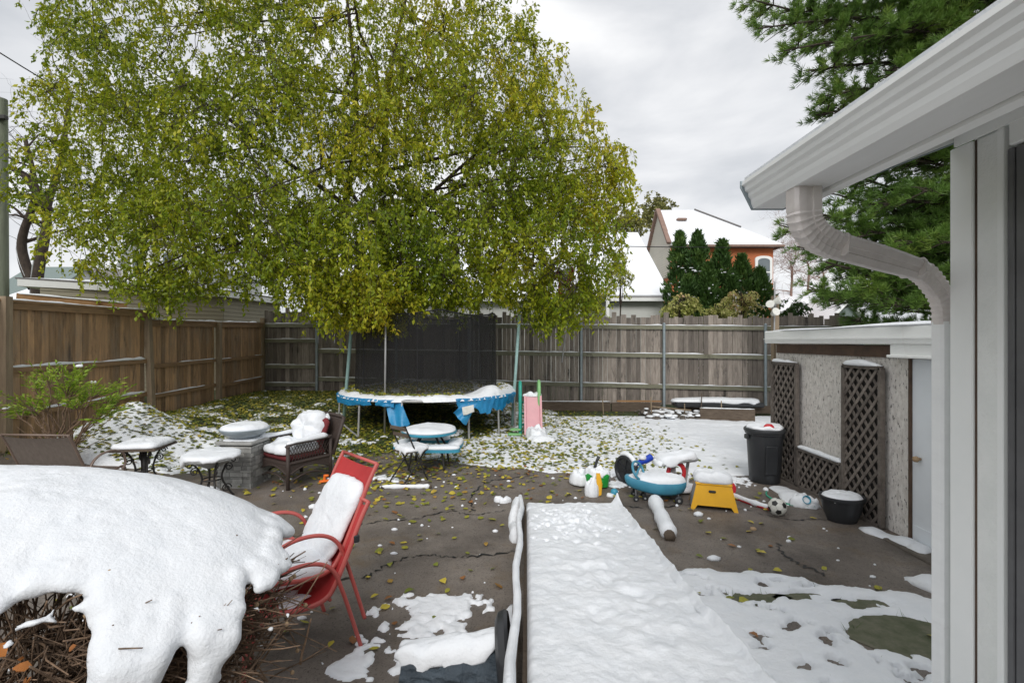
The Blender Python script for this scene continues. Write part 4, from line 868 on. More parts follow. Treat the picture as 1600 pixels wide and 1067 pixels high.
# ================================================================ trees
def limb(a, b, n=7, wob=.12, sag=0):
    a = Vector(a); b = Vector(b); L = (b-a).length; out = []
    for i in range(n+1):
        t = i/n; p = a.lerp(b,t); k = math.sin(PI*t)*L*wob
        out.append(p+Vector((U(-1,1)*k*.35,U(-1,1)*k*.35,sag*math.sin(PI*t)*L+U(-.3,.3)*k*.3)))
    return out
def broadleaf(name, lab, stems, blobs, nsec, ntwig, perleaf, Lf, matl, bark, tintf, tl=(.5,1.1), droop=.6, sub=14, r0=.2, snow=False, mainr=.055, srs=None, gap=None):
    """stems: list of polylines; blobs: centre, radii, weight"""
    t = thing(name, lab, 'tree', stems[0][0]); mb = MB(); tr = MB(); nodes = []
    for si, s in enumerate(stems):
        k0 = srs[si] if srs else 1
        sp = smoothpath(s, 5); m = len(sp); rs = [k0*r0*(1-.8*i/(m-1)) for i in range(m)]; tr.tube(sp, rs, 10); nodes += [(p, rs[i]) for i, p in enumerate(sp) if i > m*.3]
    obj('trunk', tr, bark, t, True, smooth=True)
    sn = MB()
    def near(p, k=12, down=True):
        kd = kdtree.KDTree(len(nodes))
        for i, (q, r) in enumerate(nodes): kd.insert(q, i)
        kd.balance(); return kd
    def sample(bl):
        c, rr, w = bl
        while True:
            v = Vector((U(-1,1),U(-1,1),U(-1,1)))
            if .25 < v.length < 1: break
        return Vector((c[0]+v.x*rr[0], c[1]+v.y*rr[1], c[2]+v.z*rr[2]))
    W = [b[2] for b in blobs]
    kd = near(None)
    for bl in blobs:
        for k in range(3):
            p = sample(bl); c_ = [nodes[i] for _, i, _ in kd.find_n(p, 16)]; q, r = random.choice(c_); l = limb(q, p, 8, .1, .04); r1 = min(mainr, r*.7)
            rs = [r1*(1-.8*i/8) for i in range(9)]; mb.tube(l, rs, 6); nodes += [(l[i], rs[i]) for i in range(2,9)]
            if snow and k < 2: sn.rope([x+Vector((0,0,rs[j]*.75)) for j, x in enumerate(l[:6])], r1*1.3, .02, step=.2, gap=.3)
    for st in range(2):
        kd = near(None)
        for k in range(nsec//2):
            p = sample(random.choices(blobs, W)[0]); q, i, d = kd.find(p)
            if d < .35: continue
            if d > 3: q = q
            l = limb(q, p, 5, .12, .03); r1 = min(.03, nodes[i][1]*.7+.004); rs = [r1*(1-.75*j/5) for j in range(6)]
            mb.tube(l, rs, 4, cap=False); nodes += [(l[j], rs[j]) for j in range(1,6)]
    kd = near(None); pos = []; dr = []; ti = []
    for k in range(ntwig):
        bl = random.choices(blobs, W)[0]; p = sample(bl); q, i, d = kd.find(p)
        out = (p-q)
        if out.length < .05: out = Vector((U(-1,1),U(-1,1),U(-1,1)))
        out.normalize(); L = U(*tl); e = q+out*min(L, max(d,.3))+Vector((0,0,-droop*.15)); e2 = e+Vector((out.x*.3,out.y*.3,-droop*U(.3,1)))*L*.6
        if d > L*1.6: q = p; e = p+out*L*.4; e2 = e+Vector((out.x*.3,out.y*.3,-droop))*L*.6
        l = smoothpath([q, e, e2], 4); mb.tube(l, [.006*(1-.6*j/(len(l)-1)) for j in range(len(l))], 3, cap=False)
        tb = tintf(e)
        for j in range(perleaf):
            u = U(.15,1)*(len(l)-1); a = int(min(u, len(l)-1.01)); x = l[a].lerp(l[a+1], u-a)
            pos.append(x+Vector((U(-1,1),U(-1,1),U(-1,1)))*.05); dr.append(Vector((U(-1,1),U(-1,1),U(-1,1)))*.8+Vector((0,0,-.75))+out*.2); ti.append(tb+U(-.22,.22))
    obj('limbs', mb, bark, t, True, smooth=True)
    if sn.v: obj('snow', sn, M['snow'], t, True, smooth=True)
    if gap:
        c_, rr_ = gap; kp = [i for i, q in enumerate(pos) if not (abs(q.x/q.y*c_.y-c_.x) < rr_ and abs((q.z-H)/q.y*c_.y-(c_.z-H)) < rr_*1.2 and q.y < c_.y and i % 5)]; pos = [pos[i] for i in kp]; dr = [dr[i] for i in kp]; ti = [ti[i] for i in kp]
    n = len(pos); L = RNG.uniform(.5,1.25,n)*Lf
    V, Fa, tn = leaves(np.array(pos), np.array(dr), L, L*.52, np.clip(np.array(ti),0,1)); obj('crown', mesh_np('crown', V, Fa, tn), matl, t, True)
    return t
def main_tree():
    b = Vector((-7.35,16.6,.2))
    s1 = [b,(-7.1,16.2,2.5),(-5.6,14.9,4.4),(-4.6,13.3,5.8),(-4.15,12.9,8.0),(-4.3,12.6,11)]
    s2 = [(-7.2,16.3,1.8),(-5.2,15,3.8),(-3.8,13.6,4.8),(-3.45,12.9,6.6),(-3.2,12.7,9.0),(-2.6,12.4,11.4)]
    s3 = [(-3.7,13.6,4.9),(-2.6,12.9,5.6),(-1.0,12.4,6.8),(.6,12.1,8.1)]
    s4 = [(-4.6,13.3,5.8),(-6.5,12.8,7.2),(-8.5,12.4,8.6)]
    s5 = [(-5.6,14.9,4.4),(-8,13.8,4.9),(-10.6,13,5.2)]
    def B(px, py, D, rx, ry, rz, w): p = P(px,py,D); return ((p.x,p.y,p.z),(rx,ry,rz),w)
    bl = [B(560,60,12,3.6,3.2,2.6,10),B(300,60,12,3.2,3,2.4,8),B(740,80,12,1.9,2.6,2.2,4),B(430,-120,12,5,3.4,2.2,4),
          B(250,230,12,2.6,2.6,2.0,7),B(470,250,11.5,3.2,3.2,2.2,8),B(700,240,12,3.0,3,2.3,9),B(850,250,12,1.9,2.2,1.8,5),
          B(150,290,12.5,1.6,2.2,1.3,2.2),B(240,370,11.5,2.0,2.2,1.3,3.6),B(385,365,11.0,2.4,2.4,1.3,5),B(560,400,10.8,2.3,2.3,1.3,6.5),
          B(700,380,11.5,2.4,2.5,1.3,5.5),B(850,380,11.8,2.0,2.2,1.6,5.5),B(930,300,12,1.0,1.6,1.2,1.8),B(960,250,12,.5,.8,.5,.4),
          B(548,455,10.2,.95,1.0,.48,2.0),B(600,455,10.2,.8,.9,.55,1.4),B(880,450,11.5,1.05,1,.85,2.6),B(700,440,11,1.6,1.2,.45,1.6),B(250,440,10.2,1.0,.9,.35,.8),B(160,120,13,1.2,1.5,1.3,1.2),B(130,40,13,.8,1.2,.6,.5),B(830,110,12,1.1,1.2,1.0,1.0)]
    def tf(p):
        n = float(fbm(p.x*.5,p.y*.5,p.z*.5,2)); px = CX+F*p.x/p.y
        py = CY-F*(p.z-H)/p.y
        return .38+.42*n+.07*(p.z-4)/4+.06*(px > 480)+.22*float(sst(370,430,py)*sst(420,470,px)*sst(680,600,px))
    broadleaf('shade_tree','large spreading tree with green and yellow leaves behind the trampoline',[s1,s2,s3,s4,s5],bl,560,8600,25,.105,M['leafmain'],M['bark'],tf,snow=True,r0=.19,srs=[1,.75,.4,.4,.4],gap=(P(884,434,14),.36),droop=.95,tl=(.55,1.2))
main_tree()
def bg_tree(name, lab, px, py, D, rx, rz, matl, n, leafL, base=0, tint=.5, tw=300, group=None):
    p = P(px,py,D); st = [(p.x,D,base),(p.x+U(-.1,.1),D,p.z-rz*.6),(p.x,D,p.z+rz*.5)]
    bl = [((p.x+U(-.4,.4)*rx,D+U(-.4,.4)*rx,p.z+U(-.3,.35)*rz),(rx*.62,rx*.6,rz*.6),1) for _ in range(6)]
    t = broadleaf(name, lab, [st], bl, 60, tw, n, leafL, matl, M['bark'], lambda q: tint+.4*float(fbm(q.x,q.y,q.z,2)), r0=.12*rx/2, tl=(.3,.7), mainr=.04)
    if group: t['group'] = group
bg_tree('distant_tree','yellow green tree rising behind the snowy roof left of the brick house',1035,335,40,2.3,2.2,M['farfol'],14,.24,tw=260)
bg_tree('distant_tree','smaller yellowing tree between the big tree and the brick house',985,350,38,1.9,1.5,M['farfol'],14,.22,tw=200)
bg_tree('young_tree','slender young tree with pale leaves against the snowy roof',966,425,18,.62,1.15,M['variegated'],12,.13,tint=.28,tw=75)
bg_tree('laurel_shrub','leafy yellow orange shrub with snow peeking over the fence',1062,475,17,.62,.42,M['variegated'],14,.12,tint=.5,tw=110)
bg_tree('laurel_shrub','pale leaved snowy shrub in front of the last cedars',1158,468,17.4,.62,.62,M['variegated'],14,.12,tint=.62,tw=120)
bg_tree('laurel_shrub','pale snowy leaves at the foot of the middle cedar',1118,484,17,.5,.3,M['variegated'],14,.12,tint=.55,tw=60)
bg_tree('small_evergreen','small dark evergreen bush right of the wooden post',1246,482,20,.5,.6,M['cedar'],14,.14,tint=.4,tw=60)
def bare_tree(name, lab, stems, nbr, ntw, r0, spread, bark, leafn=0, snow=True):
    t = thing(name, lab, 'tree', stems[0][0]); mb = MB(); nodes = []; sn = MB(); tr = MB()
    for s in stems:
        sp = smoothpath(s,5); m = len(sp); rs = [r0*(1-.7*i/(m-1)) for i in range(m)]; tr.tube(sp, rs, 9); nodes += [(p,rs[i]) for i,p in enumerate(sp) if i > m*.35]
        if snow: sn.rope([p+Vector((-.3*r0,-.3*r0,rs[i]*.6)) for i,p in enumerate(sp[:m//2])], r0*1.1, .04, step=.15, gap=.25)
    for k in range(nbr):
        q, r = random.choice(nodes); d = Vector((U(-1,1),U(-1,1),U(-.1,1.1))).normalized(); L = U(.5,1)*spread; l = limb(q, q+d*L, 6, .16, .05); r1 = max(.008,r*.5); rs = [r1*(1-.8*i/6) for i in range(7)]; mb.tube(l, rs, 5, cap=False); nodes += [(l[i],rs[i]) for i in range(2,7)]
    for k in range(ntw):
        q, r = random.choice(nodes); d = Vector((U(-1,1),U(-1,1),U(-.5,1))).normalized(); l = limb(q, q+d*U(.2,.5)*spread, 4, .15); mb.tube(l, [max(.004,min(r,.012))*(1-.6*i/4) for i in range(5)], 3, cap=False)
        if k < leafn: pass
    obj('trunk', tr, bark, t, True, smooth=True); obj('branches', mb, bark, t, True)
    if snow and sn.v: obj('snow', sn, M['snow'], t, True, smooth=True)
    return t
def PP(px,py,D): return tuple(P(px,py,D))
bare_tree('bare_tree','bare forked tree with snow on its stems behind the left fence',[[PP(58,520,17),PP(58,440,17),PP(72,360,17),PP(75,320,17),PP(95,250,17),PP(110,150,17)],[PP(55,450,17),PP(38,410,17),PP(35,370,17),PP(55,300,17),PP(40,220,17)],[PP(74,330,17),PP(45,280,17),PP(10,260,17)]],60,420,.2,2.2,M['bark'])
for i,(px,py,D,lab) in enumerate([(1236,425,36,'reddish bare tree far behind the brick house, nearest its wall'),(1262,420,38,'reddish bare tree far away, middle of the three by the pine'),(1285,432,35,'reddish bare tree far away next to the pine branches')]):
    o = bare_tree('distant_bare_tree',lab,[[PP(px,520,D),PP(px,465,D),PP(px+2,py,D),PP(px-1,py-10,D)]],70,1100,.12,1.9,M['redwood'],snow=False); o['group'] = 'distant reddish bare trees'
# cedars: upward sprays packed in a cone
def cedar(lab, px, py, D, rw, zb=.5, n=1500):
    p = P(px,py,D); t = thing('columnar_cedar', lab, 'cedar', (p.x,D,0), 0, 'columnar cedars in front of the brick house'); hh = p.z
    mb = MB(); mb.tube([(p.x,D,0),(p.x,D,hh*.9)],[.1,.02],7); obj('trunk', mb, M['bark'], t, True)
    f = RNG.random(n)**.8; z = zb+(hh-zb)*f; r = rw*np.minimum(1,(1-f)*2.2+.03)**.8*(RNG.random(n)**.4); a = RNG.uniform(0,2*PI,n)
    lump = 1.08+.42*vn(a*1.6, z*2.0, px)+.2*vn(a*4,z*5,px); r = r*lump
    pos = []; dr = []; L = []; ti = []
    for i in range(n):
        c = np.array([p.x+r[i]*math.cos(a[i]), D+r[i]*math.sin(a[i]), z[i]-.1])
        tt = .3+.3*RNG.random()+.3*float(vn(c[0]*3,c[1]*3,c[2]*3)); sp = .3+.5*RNG.random(2)
        for k in range(6):
            pos.append(c+RNG.normal(size=3)*.04); dr.append([math.cos(a[i])*sp[0]+RNG.normal()*.35, math.sin(a[i])*sp[0]+RNG.normal()*.35, .9]); L.append(RNG.uniform(.12,.24)); ti.append(tt)
    L = np.array(L); V, Fa, tn = leaves(np.array(pos), np.array(dr), L, L*.33, np.clip(ti,0,1)); obj('crown', mesh_np('crown',V,Fa,tn), M['cedar'], t, True)
    s = MB()
    for k in range(60):
        ff = RNG.random()**1.5*.8; aa = U(PI,2*PI); rr = rw*min(1,(1-ff)*2.2)*1.0; s.pillow((p.x+rr*math.cos(aa),D+rr*math.sin(aa),zb+(hh-zb)*ff),U(.03,.11),U(.03,.08),.04,n=8)
    obj('snow', s, M['snow'], t, True, smooth=True)
for lab,px,py,D,rw in [('slim cedar at the left end of the cedar row beside the siding gable',1062,362,21.5,.52),('tallest pointed cedar, second from the left end of the row',1090,361,21,.55),('thick cedar in the middle of the row',1128,375,20.5,.62),('shorter cedar, second from the right end of the row',1159,398,20.5,.6),('shortest cedar at the right end below the arched window',1187,418,20.3,.55),('low cedar filling the gap between the two tallest',1107,410,20.2,.5),('low leafy cedar between the middle and shorter cedars',1144,432,19.9,.5),('lowest cedar in front of the tallest one',1076,430,20.4,.5)]: cedar(lab,px,py,D,rw*1.22)
def pine():
    t = thing('pine_tree','tall long needled pine behind the shed with drooping boughs','tree',(11.6,11.5,0)); base = Vector((11.6,11.5,0))
    mb = MB(); mb.tube([base,base+Vector((0,0,16))],[.32,.1],12); obj('trunk', mb, M['bark'], t, True, smooth=True)
    br = MB(); pos = []; dr = []; ti = []
    def bough(tip, z0, n=9, wid=1.3, dens=1.0):
        a = Vector((base.x,base.y,z0)); b = Vector(tip); l = smoothpath(limb(a,b,5,.05,-.04 if b.z > z0 else .05),3); m = len(l)
        br.tube(l,[.06*(1-.8*i/(m-1)) for i in range(m)],6,cap=False); L = (b-a).length; dirv = (b-a).normalized(); side = dirv.cross(Vector((0,0,1))).normalized()
        for k in range(int(17*L*dens)):
            u = U(.18,1.0); x = l[min(m-1,int(u*(m-1)))]; sl = wid*(1.05-u)**.6*U(.2,1)+.15; sd = random.choice((-1,1)); e = x+side*sd*sl*.8+dirv*sl*.55+Vector((0,0,U(-.22,.22)))
            br.tube([x,x.lerp(e,.5)+Vector((0,0,.03)),e],[.014,.01,.006],4,cap=False)
            for q in range(3+int(sl*4)):
                c = x.lerp(e,U(.3,1)) if q else e; c = c+Vector((U(-.07,.07),U(-.07,.07),U(-.04,.1))); ax = (dirv*.6+side*sd*.6+Vector((0,0,.5+U(-.2,.2)))).normalized(); tt = .45+.3*float(vn(c.x*1.3,c.y*1.3,c.z*1.3))+U(-.15,.15)
                for w in range(22):
                    pos.append(c); dr.append(ax+Vector((U(-1,1),U(-1,1),U(-1,1)))*.85); ti.append(tt)
    for px,py,D,z0 in [(1155,-5,10.5,9.5),(1185,45,10,9.2),(1225,80,10,8.8),(1262,112,10.3,8.4),(1290,150,10.2,7.8),(1330,60,9.5,8.8),(1300,-40,10,10),(1400,40,9.5,8.4),(1380,110,9.5,7.6),(1350,140,10.5,7.5),(1440,100,9.2,7.4),(1500,60,9,8),(1480,-40,9,9.4),(1380,-60,9.4,10),(1275,180,10.6,7.3),(1250,20,10.4,9.6),
                       (1218,352,10.2,4.2),(1245,385,10,3.9),(1290,410,9.8,3.6),(1285,335,10,4.6),(1290,300,10.2,5),(1310,265,10,5.4),(1350,240,9.6,5.8),(1400,250,9.4,5.6),(1440,300,9,5.2),(1380,320,9.6,4.8),(1340,370,9.8,4.4),(1460,230,9.2,6.4),(1420,380,9.2,4.2),(1330,215,10,6.4),(1400,200,9.7,6.9),(1470,160,9.3,6.9),
                       (1262,452,9.9,3.1),(1300,470,9.7,2.9),(1350,450,9.4,3.2),(1400,480,9.2,2.8),(1440,440,9,3.3),(1480,380,9,4.0),(1370,410,9.5,3.9),(1330,500,10.5,2.5)]:
        bough(P(px,py,D), z0)
    for k in range(26):     # boughs on the far and right sides
        an = U(-1.2,2.2); L = U(2,4); z = U(2.5,13); bough(base+Vector((math.cos(an)*L,math.sin(an)*L,z+U(-.3,.5))), z, dens=.6)
    for k in range(12):
        an = U(2.4,5); L = U(1.5,3.2); z = U(9,14); bough(base+Vector((math.cos(an)*L,math.sin(an)*L,z+U(-.3,.5))), z, dens=.6)
    obj('branches', br, M['bark'], t, True)
    n = len(pos); L = RNG.uniform(.11,.19,n); V,Fa,tn = leaves(np.array(pos),np.array(dr),L,np.full(n,.012),np.clip(ti,0,1),.0); obj('crown', mesh_np('crown',V,Fa,tn), M['pine'], t, True)
pine()
# ================================================================ stacking patio chair (faces -Y before rotation)
def sheet(mb, rows, th=.004):        # rows: list of rows of points
    n = len(rows); m = len(rows[0]); vs = [p for r in rows for p in r]; vs2 = [Vector(p)+Vector((0,.0,-th)) for p in vs]; fs = []
    for i in range(n-1):
        for j in range(m-1): fs.append((i*m+j,i*m+j+1,(i+1)*m+j+1,(i+1)*m+j))
    mb.add(vs+vs2, fs+[tuple(k+n*m for k in f[::-1]) for f in fs])
SIDE0 = smoothpath([(0,.50,1.08),(0,.42,.93),(0,.30,.66),(0,.20,.46),(0,.13,.395),(0,.0,.385),(0,-.2,.42),(0,-.27,.425),(0,-.315,.38),(0,-.33,.2),(0,-.35,.0)],6)
HOOP = smoothpath([(0,-.24,.40),(0,-.285,.47),(0,-.25,.60),(0,-.12,.665),(0,.05,.66),(0,.17,.585),(0,.24,.42),(0,.31,.2),(0,.37,0.0)],7)
def sling_chair(name, lab, loc, rz, mt, ms, W=.27, snow=True, group=None, lift=0, bk_=1.0):
    t = thing(name, lab, 'chair', loc, rz, group)
    SIDE = [Vector((p.x, p.y if p.z < .46 else .20+(p.y-.20)*bk_, p.z if p.z < .46 else .46+(p.z-.46)*bk_)) for p in SIDE0]
    for s in (-1,1):
        mb = MB(); mb.tube([Vector((s*W,p.y,p.z+lift)) for p in SIDE], .0135, 8, sq=(1,1.25)); obj('side_frame', mb, mt, t, smooth=True)
        mb = MB(); mb.tube([Vector((s*(W+.03),p.y,p.z+lift)) for p in HOOP], .0135, 8, sq=(1.25,1)); obj('arm_loop', mb, mt, t, smooth=True)
    mb = MB(); mb.tube([(-W,SIDE[0].y-.003,SIDE[0].z-.005+lift),(W,SIDE[0].y-.003,SIDE[0].z-.005+lift)],.012,8); obj('crossbar', mb, mt, t, smooth=True); mb = MB(); mb.tube([(-W,-.29,.41+lift),(W,-.29,.41+lift)],.011,8); obj('crossbar', mb, mt, t, smooth=True); mb = MB(); mb.tube([(-W,.17,.38+lift),(W,.17,.38+lift)],.011,8); obj('crossbar', mb, mt, t, smooth=True)
    mb = MB(); rows = []
    for i, p in enumerate(SIDE[2:45]):
        rows.append([Vector((W*(2*j/8-1), p.y+(.012*(1-(2*j/8-1)**2)), p.z+lift-.018*(1-(2*j/8-1)**2))) for j in range(9)])
    sheet(mb, rows); sl = obj('sling', mb, ms, t, smooth=True)
    if snow:
        mb = MB()       # seat cushion of snow and sheet of snow up the back
        bk = lambda q: Vector((q.x, .155+.325*q.y-.02*0+q.z*-.88, .43+lift+.62*q.y*.93+q.z*.42))
        mb.pillow((0,.40,0),W*.95,.43,.075,p=6,n=56,fn=bk,amp=.12,edge=.02)
        mb.pillow((0,-.06,.375+lift),W*1.0,.27,.11,p=4.5,n=44,amp=.12,edge=.03)
        obj('snow', mb, M['snow'], t, smooth=True)
    return t
rot = R(-46)
sling_chair('patio_chair','coral red sling chair on top of the stack, seat and back under thick snow',(-1.50,3.32,.13),rot,M['redmet'],M['redsling'],group='stacked red patio chairs',bk_=.95)
t = sling_chair('patio_chair','lower red sling chair of the stack, its bare seat below the snowy one',(-1.485,3.20,.0),rot,M['redmet'],M['redsling'],snow=False,group='stacked red patio chairs',bk_=.80)
mb = MB(); mb.boxb((.275,.345,.73),(.034,.04,.05),.006); obj('clip', mb, M['black'], t)
mb = MB(); mb.pillow((.1,-.02,.385),.12,.09,.018,n=20,edge=.5); obj('snow', mb, M['snow'], t, smooth=True)
sling_chair('patio_chair','taupe sling garden chair with its back to the bush, facing the yard',(-5.52,6.06,.0),R(176),M['brownmet'],M['brownsling'],W=.42,snow=False,bk_=.82)
# ================================================================ wicker armchair
def wicker():
    t = thing('wicker_armchair','dark brown wicker armchair with maroon cushions heaped with snow','armchair',(-3.20,7.13,.0),R(-33)); W=.36; D=.34; m = M['wicker']
    for s in (-1,1):
        for y in (-D,D):
            mb = MB(); mb.tube([(s*W,y,0),(s*W,y,.60 if y<0 else .66)],.026,8); obj('leg', mb, m, t, smooth=True)
        mb = MB(); mb.tube(smoothpath([(s*W,-D-.02,.59),(s*W,-D+.06,.625),(s*W,0,.625),(s*W,D,.64)],5),.034,8,sq=(1.3,.6)); a = obj('arm_rest', mb, m, t, smooth=True)
        sn = MB(); sn.rope([(s*W,-D-.02,.635),(s*W,-D+.1,.648),(s*W,.0,.648),(s*W,D-.05,.655)],.095,.045,step=.03); obj('snow', sn, M['snow'], a, smooth=True)
        mb = MB()      # open diamond weave below the arm
        for k in range(-9,22):
            y0 = -D+k*.045
            for sg in (1,-1):
                pts = []
                for q in range(2):
                    z = .36 if q == 0 else .60; y = y0+(z-.36)*.55*sg; pts.append((s*W, y, z))
                if -D <= min(pts[0][1],pts[1][1]) and max(pts[0][1],pts[1][1]) <= D: mb.beam(pts[0],pts[1],.007,.007,up=Vector((1,0,0)))
        mb.tube([(s*W,-D,.36),(s*W,D,.36)],.022,8); obj('side_weave', mb, m, t)
        mb = MB()
        def f(u,v): y = -D+2*D*u; zt = .34; zb = .20-.08*(1-(2*u-1)**2)*-1*0+.10*math.sin(PI*u); return Vector((s*W+.002,y,zb+(zt-zb)*v))
        mb.grid(f,14,4); mb.tube([f(k/13,0) for k in range(14)],.014,6); obj('skirt', mb, m, t, smooth=True)
        mb = MB(); mb.tube(smoothpath([(s*W,-D,.10),(s*W,0,.19),(s*W,D,.10)],6),.014,6); obj('brace', mb, m, t, smooth=True)
    mb = MB()
    def f(u,v): x = -W+2*W*u; zb = .20+.10*math.sin(PI*u); return Vector((x,-D-.002,zb+(.34-zb)*v))
    mb.grid(f,14,4); mb.tube([f(k/13,0) for k in range(14)],.014,6); mb.tube(smoothpath([(-W,-D,.10),(0,-D,.19),(W,-D,.10)],6),.014,6); obj('front_skirt', mb, m, t, smooth=True)
    mb = MB(); mb.boxb((0,0,.345),(2*W,2*D,.05),.02); obj('seat', mb, m, t)
    mb = MB()
    def g(u,v): a = -W-.03+2*(W+.03)*u; return Vector((a,D+.02+.20*v+.05*(1-(2*u-1)**2)*-0,.36+.56*v-.03*(2*u-1)**2*v))
    mb.grid(g,12,8); mb.grid(lambda u,v: g(1-u,v)+Vector((0,.03,0)),12,8); mb.tube([g(0,0),g(0,1)]+[g(k/11,1) for k in range(12)]+[g(1,0)],.028,8); obj('backrest', mb, m, t, smooth=True)
    mb = MB(); mb.boxb((0,-.01,.42),(2*W-.08,2*D-.06,.11),.04); obj('seat_cushion', mb, M['redcush'], t, auto=60)
    mb = MB(); mb.boxb((0,D-.06,.67),(2*W-.1,.13,.48),.05,Matrix.Rotation(-.36,4,'X')); obj('back_cushion', mb, M['redcush'], t, auto=60)
    mb = MB(); mb.pillow((0,-.06,.47),W*.93,D*.92,.13,p=4,amp=.3)
    bk = lambda q: Vector((q.x,.22+.17*q.y-.95*q.z,.53+.40*q.y+.40*q.z)); mb.pillow((-.03,.5,0),W*.85,.62,.17,p=3,fn=bk,amp=.35,edge=.1)
    mb.pillow((-.02,.40,.86),.24,.10,.10,amp=.4,edge=.15); obj('snow', mb, M['snow'], t, smooth=True)
wicker()
# ================================================================ trampoline
def trampoline():
    c = Vector((-1.97,11.6,0)); zr = .86; Rr = 2.03
    t = thing('trampoline','large round trampoline with dark safety net and torn blue edge pad under snow','trampoline',(c.x,c.y,float(terr(c.x,c.y))))
    ring = [Vector((c.x+Rr*math.cos(a),c.y+Rr*math.sin(a),zr)) for a in np.linspace(0,2*PI,64,endpoint=False)]
    mb = MB(); mb.tube(ring,.025,8,closed=True); obj('rim', mb, M['steel'], t, True, smooth=True)
    mb = MB(); mb.lathe([(0,zr-.02),(Rr-.28,zr-.012),(Rr-.28,zr-.004),(0,zr-.008)],(c.x,c.y,0),48); obj('jumping_mat', mb, M['mat'], t, True)
    mb = MB()
    for k in range(72):
        a = 2*PI*k/72; mb.beam((c.x+(Rr-.29)*math.cos(a),c.y+(Rr-.29)*math.sin(a),zr-.01),(c.x+Rr*math.cos(a),c.y+Rr*math.sin(a),zr-.005),.012,.012)
    obj('springs', mb, M['steel'], t, True)
    def rp(a, r=Rr, z=zr): return Vector((c.x+r*math.cos(R(a)),c.y+r*math.sin(R(a)),z))
    for i, (a1, a2) in enumerate([(-58,-96),(-8,-35),(200,235),(150,120),(95,62),(32,8)]):
        g1 = rp(a1,Rr+.03); g2 = rp(a2,Rr+.03); mb = MB(); z1 = float(terr(g1.x,g1.y)); z2 = float(terr(g2.x,g2.y))
        mb.tube(smoothpath([rp(a1),Vector((g1.x,g1.y,z1+.12)),Vector((g1.x,g1.y,z1+.02)),Vector((g1.x*.9+g2.x*.1,g1.y*.9+g2.y*.1,z1+.02)),Vector((g2.x*.9+g1.x*.1,g2.y*.9+g1.y*.1,z2+.02)),Vector((g2.x,g2.y,z2+.02)),Vector((g2.x,g2.y,z2+.12)),rp(a2)],3),.022,8); obj('leg', mb, M['steel'], t, True, smooth=True)
    poles = [(P(537,655,10.9),P(552,478,10.7),'tealpole',.038),(P(601,685,10.15),P(603,470,10.0),'steel',.022),(P(800,672,11.4),P(812,486,11.6),'tealpole',.036),(P(735,600,13.5),P(735,485,13.4),'steel',.022),(P(632,598,13.4),P(628,483,13.4),'steel',.022),(P(717,590,13.6),P(719,490,13.5),'black',.02)]
    for a, b, m, r in poles:
        mb = MB(); mb.tube([Vector((a.x,a.y,max(a.z,float(terr(a.x,a.y))))),b],r,10); p_ = obj('net_pole', mb, M[m], t, True, smooth=True)
        mb = MB(); mb.lathe([(0,0),(r*1.25,0),(r*1.25,.03),(r*.5,.06),(0,.065)],b,10); obj('pole_cap', mb, M['black'], p_, True, smooth=True)
    nr = 1.62
    def net(u,v):
        a = 2*PI*u; sag = .10*abs(math.sin(3*a+.6)); zt = 2.72-sag; z = zr+.06+(zt-zr-.06)*v; w = 1+.025*math.sin(a*17+v*2)*(1-v*.5); return Vector((c.x-.06+nr*w*math.cos(a),c.y+nr*w*math.sin(a),z))
    mb = MB(); mb.grid(net,90,10,closeu=True); n_ = obj('safety_net', mb, M['net'], t, True, smooth=True)
    mb = MB(); mb.tube([net(k/90,1) for k in range(90)],.016,6,closed=True); obj('net_hem', mb, M['mat'], n_, True, smooth=True)
    for k in range(7):
        mb = MB(); u = (k+.3)/7; mb.tube([net(u,.02)+Vector((0,0,0)),net(u,.5),net(u,1)],.008,5); obj('net_strap', mb, M['mat'], n_, True)
    # blue pad: crumpled remains on the rim, two flaps hanging
    def padstrip(a0, a1, dep, zz=.02, wob=1):
        n = int(abs(a1-a0)/2)+3
        def f(u,v):
            a = a0+(a1-a0)*u; q = v*2-.6; dz = dep(u)
            if v < .45: r = Rr-.26+.3*(v/.45); z = zr+.03
            else: r = Rr+.05+.03*math.sin(a*1.3+v*7)*wob; z = zr+.03-(v-.45)/.55*dz
            return rp(a, r+.02*float(vn(a*.2,v*3)), z+.012*float(vn(a*.3,v*4,5)))
        mb = MB(); mb.grid(f,n,12); mb.grid(lambda u,v: f(u,v)+Vector((0,0,-.012)),n,12); return mb
    pads = [(-170,-114,lambda u:.10+.06*math.sin(u*PI),'left_'),(-112,-100,lambda u:.10+.04*u,''),(-66,-12,lambda u:.07+.28*max(0,math.sin(u*PI*.98))**.7*(1-.35*u)+.05*math.sin(u*23)+.04*math.sin(u*51),'')]
    for a0,a1,dp,_ in pads: obj('edge_pad', padstrip(a0,a1,dp), M['bluepad'], t, True, smooth=True)
    def flap(pts, n=9):      # hanging flap: quad in world, with folds
        a,b,c_,d = [Vector(p) for p in pts]; mb = MB()
        f = lambda u,v: a.lerp(b,u).lerp(d.lerp(c_,u),v)+Vector((0,-.05*math.sin(u*8+v*3)*v-.02,0.015*math.sin(u*13)*v)); mb.grid(f,n,n); mb.grid(lambda u,v: f(u,v)+Vector((0,.015,0)),n,n); return mb
    obj('pad_flap', flap([P(601,622,9.75),P(627,626,9.6),P(640,664,9.5),P(612,669,9.5)]), M['bluepad'], t, True, smooth=True)
    obj('pad_flap', flap([P(722,632,9.6),P(745,630,9.65),P(728,665,9.55),P(708,645,9.5)]), M['bluepad'], t, True, smooth=True)
    obj('pad_label', flap([P(722,636,9.5),P(740,632,9.5),P(741,644,9.48),P(724,648,9.48)],4), M['ballw'], t, True, smooth=True)
    s = MB()       # snow on the mat and heaped on the rim
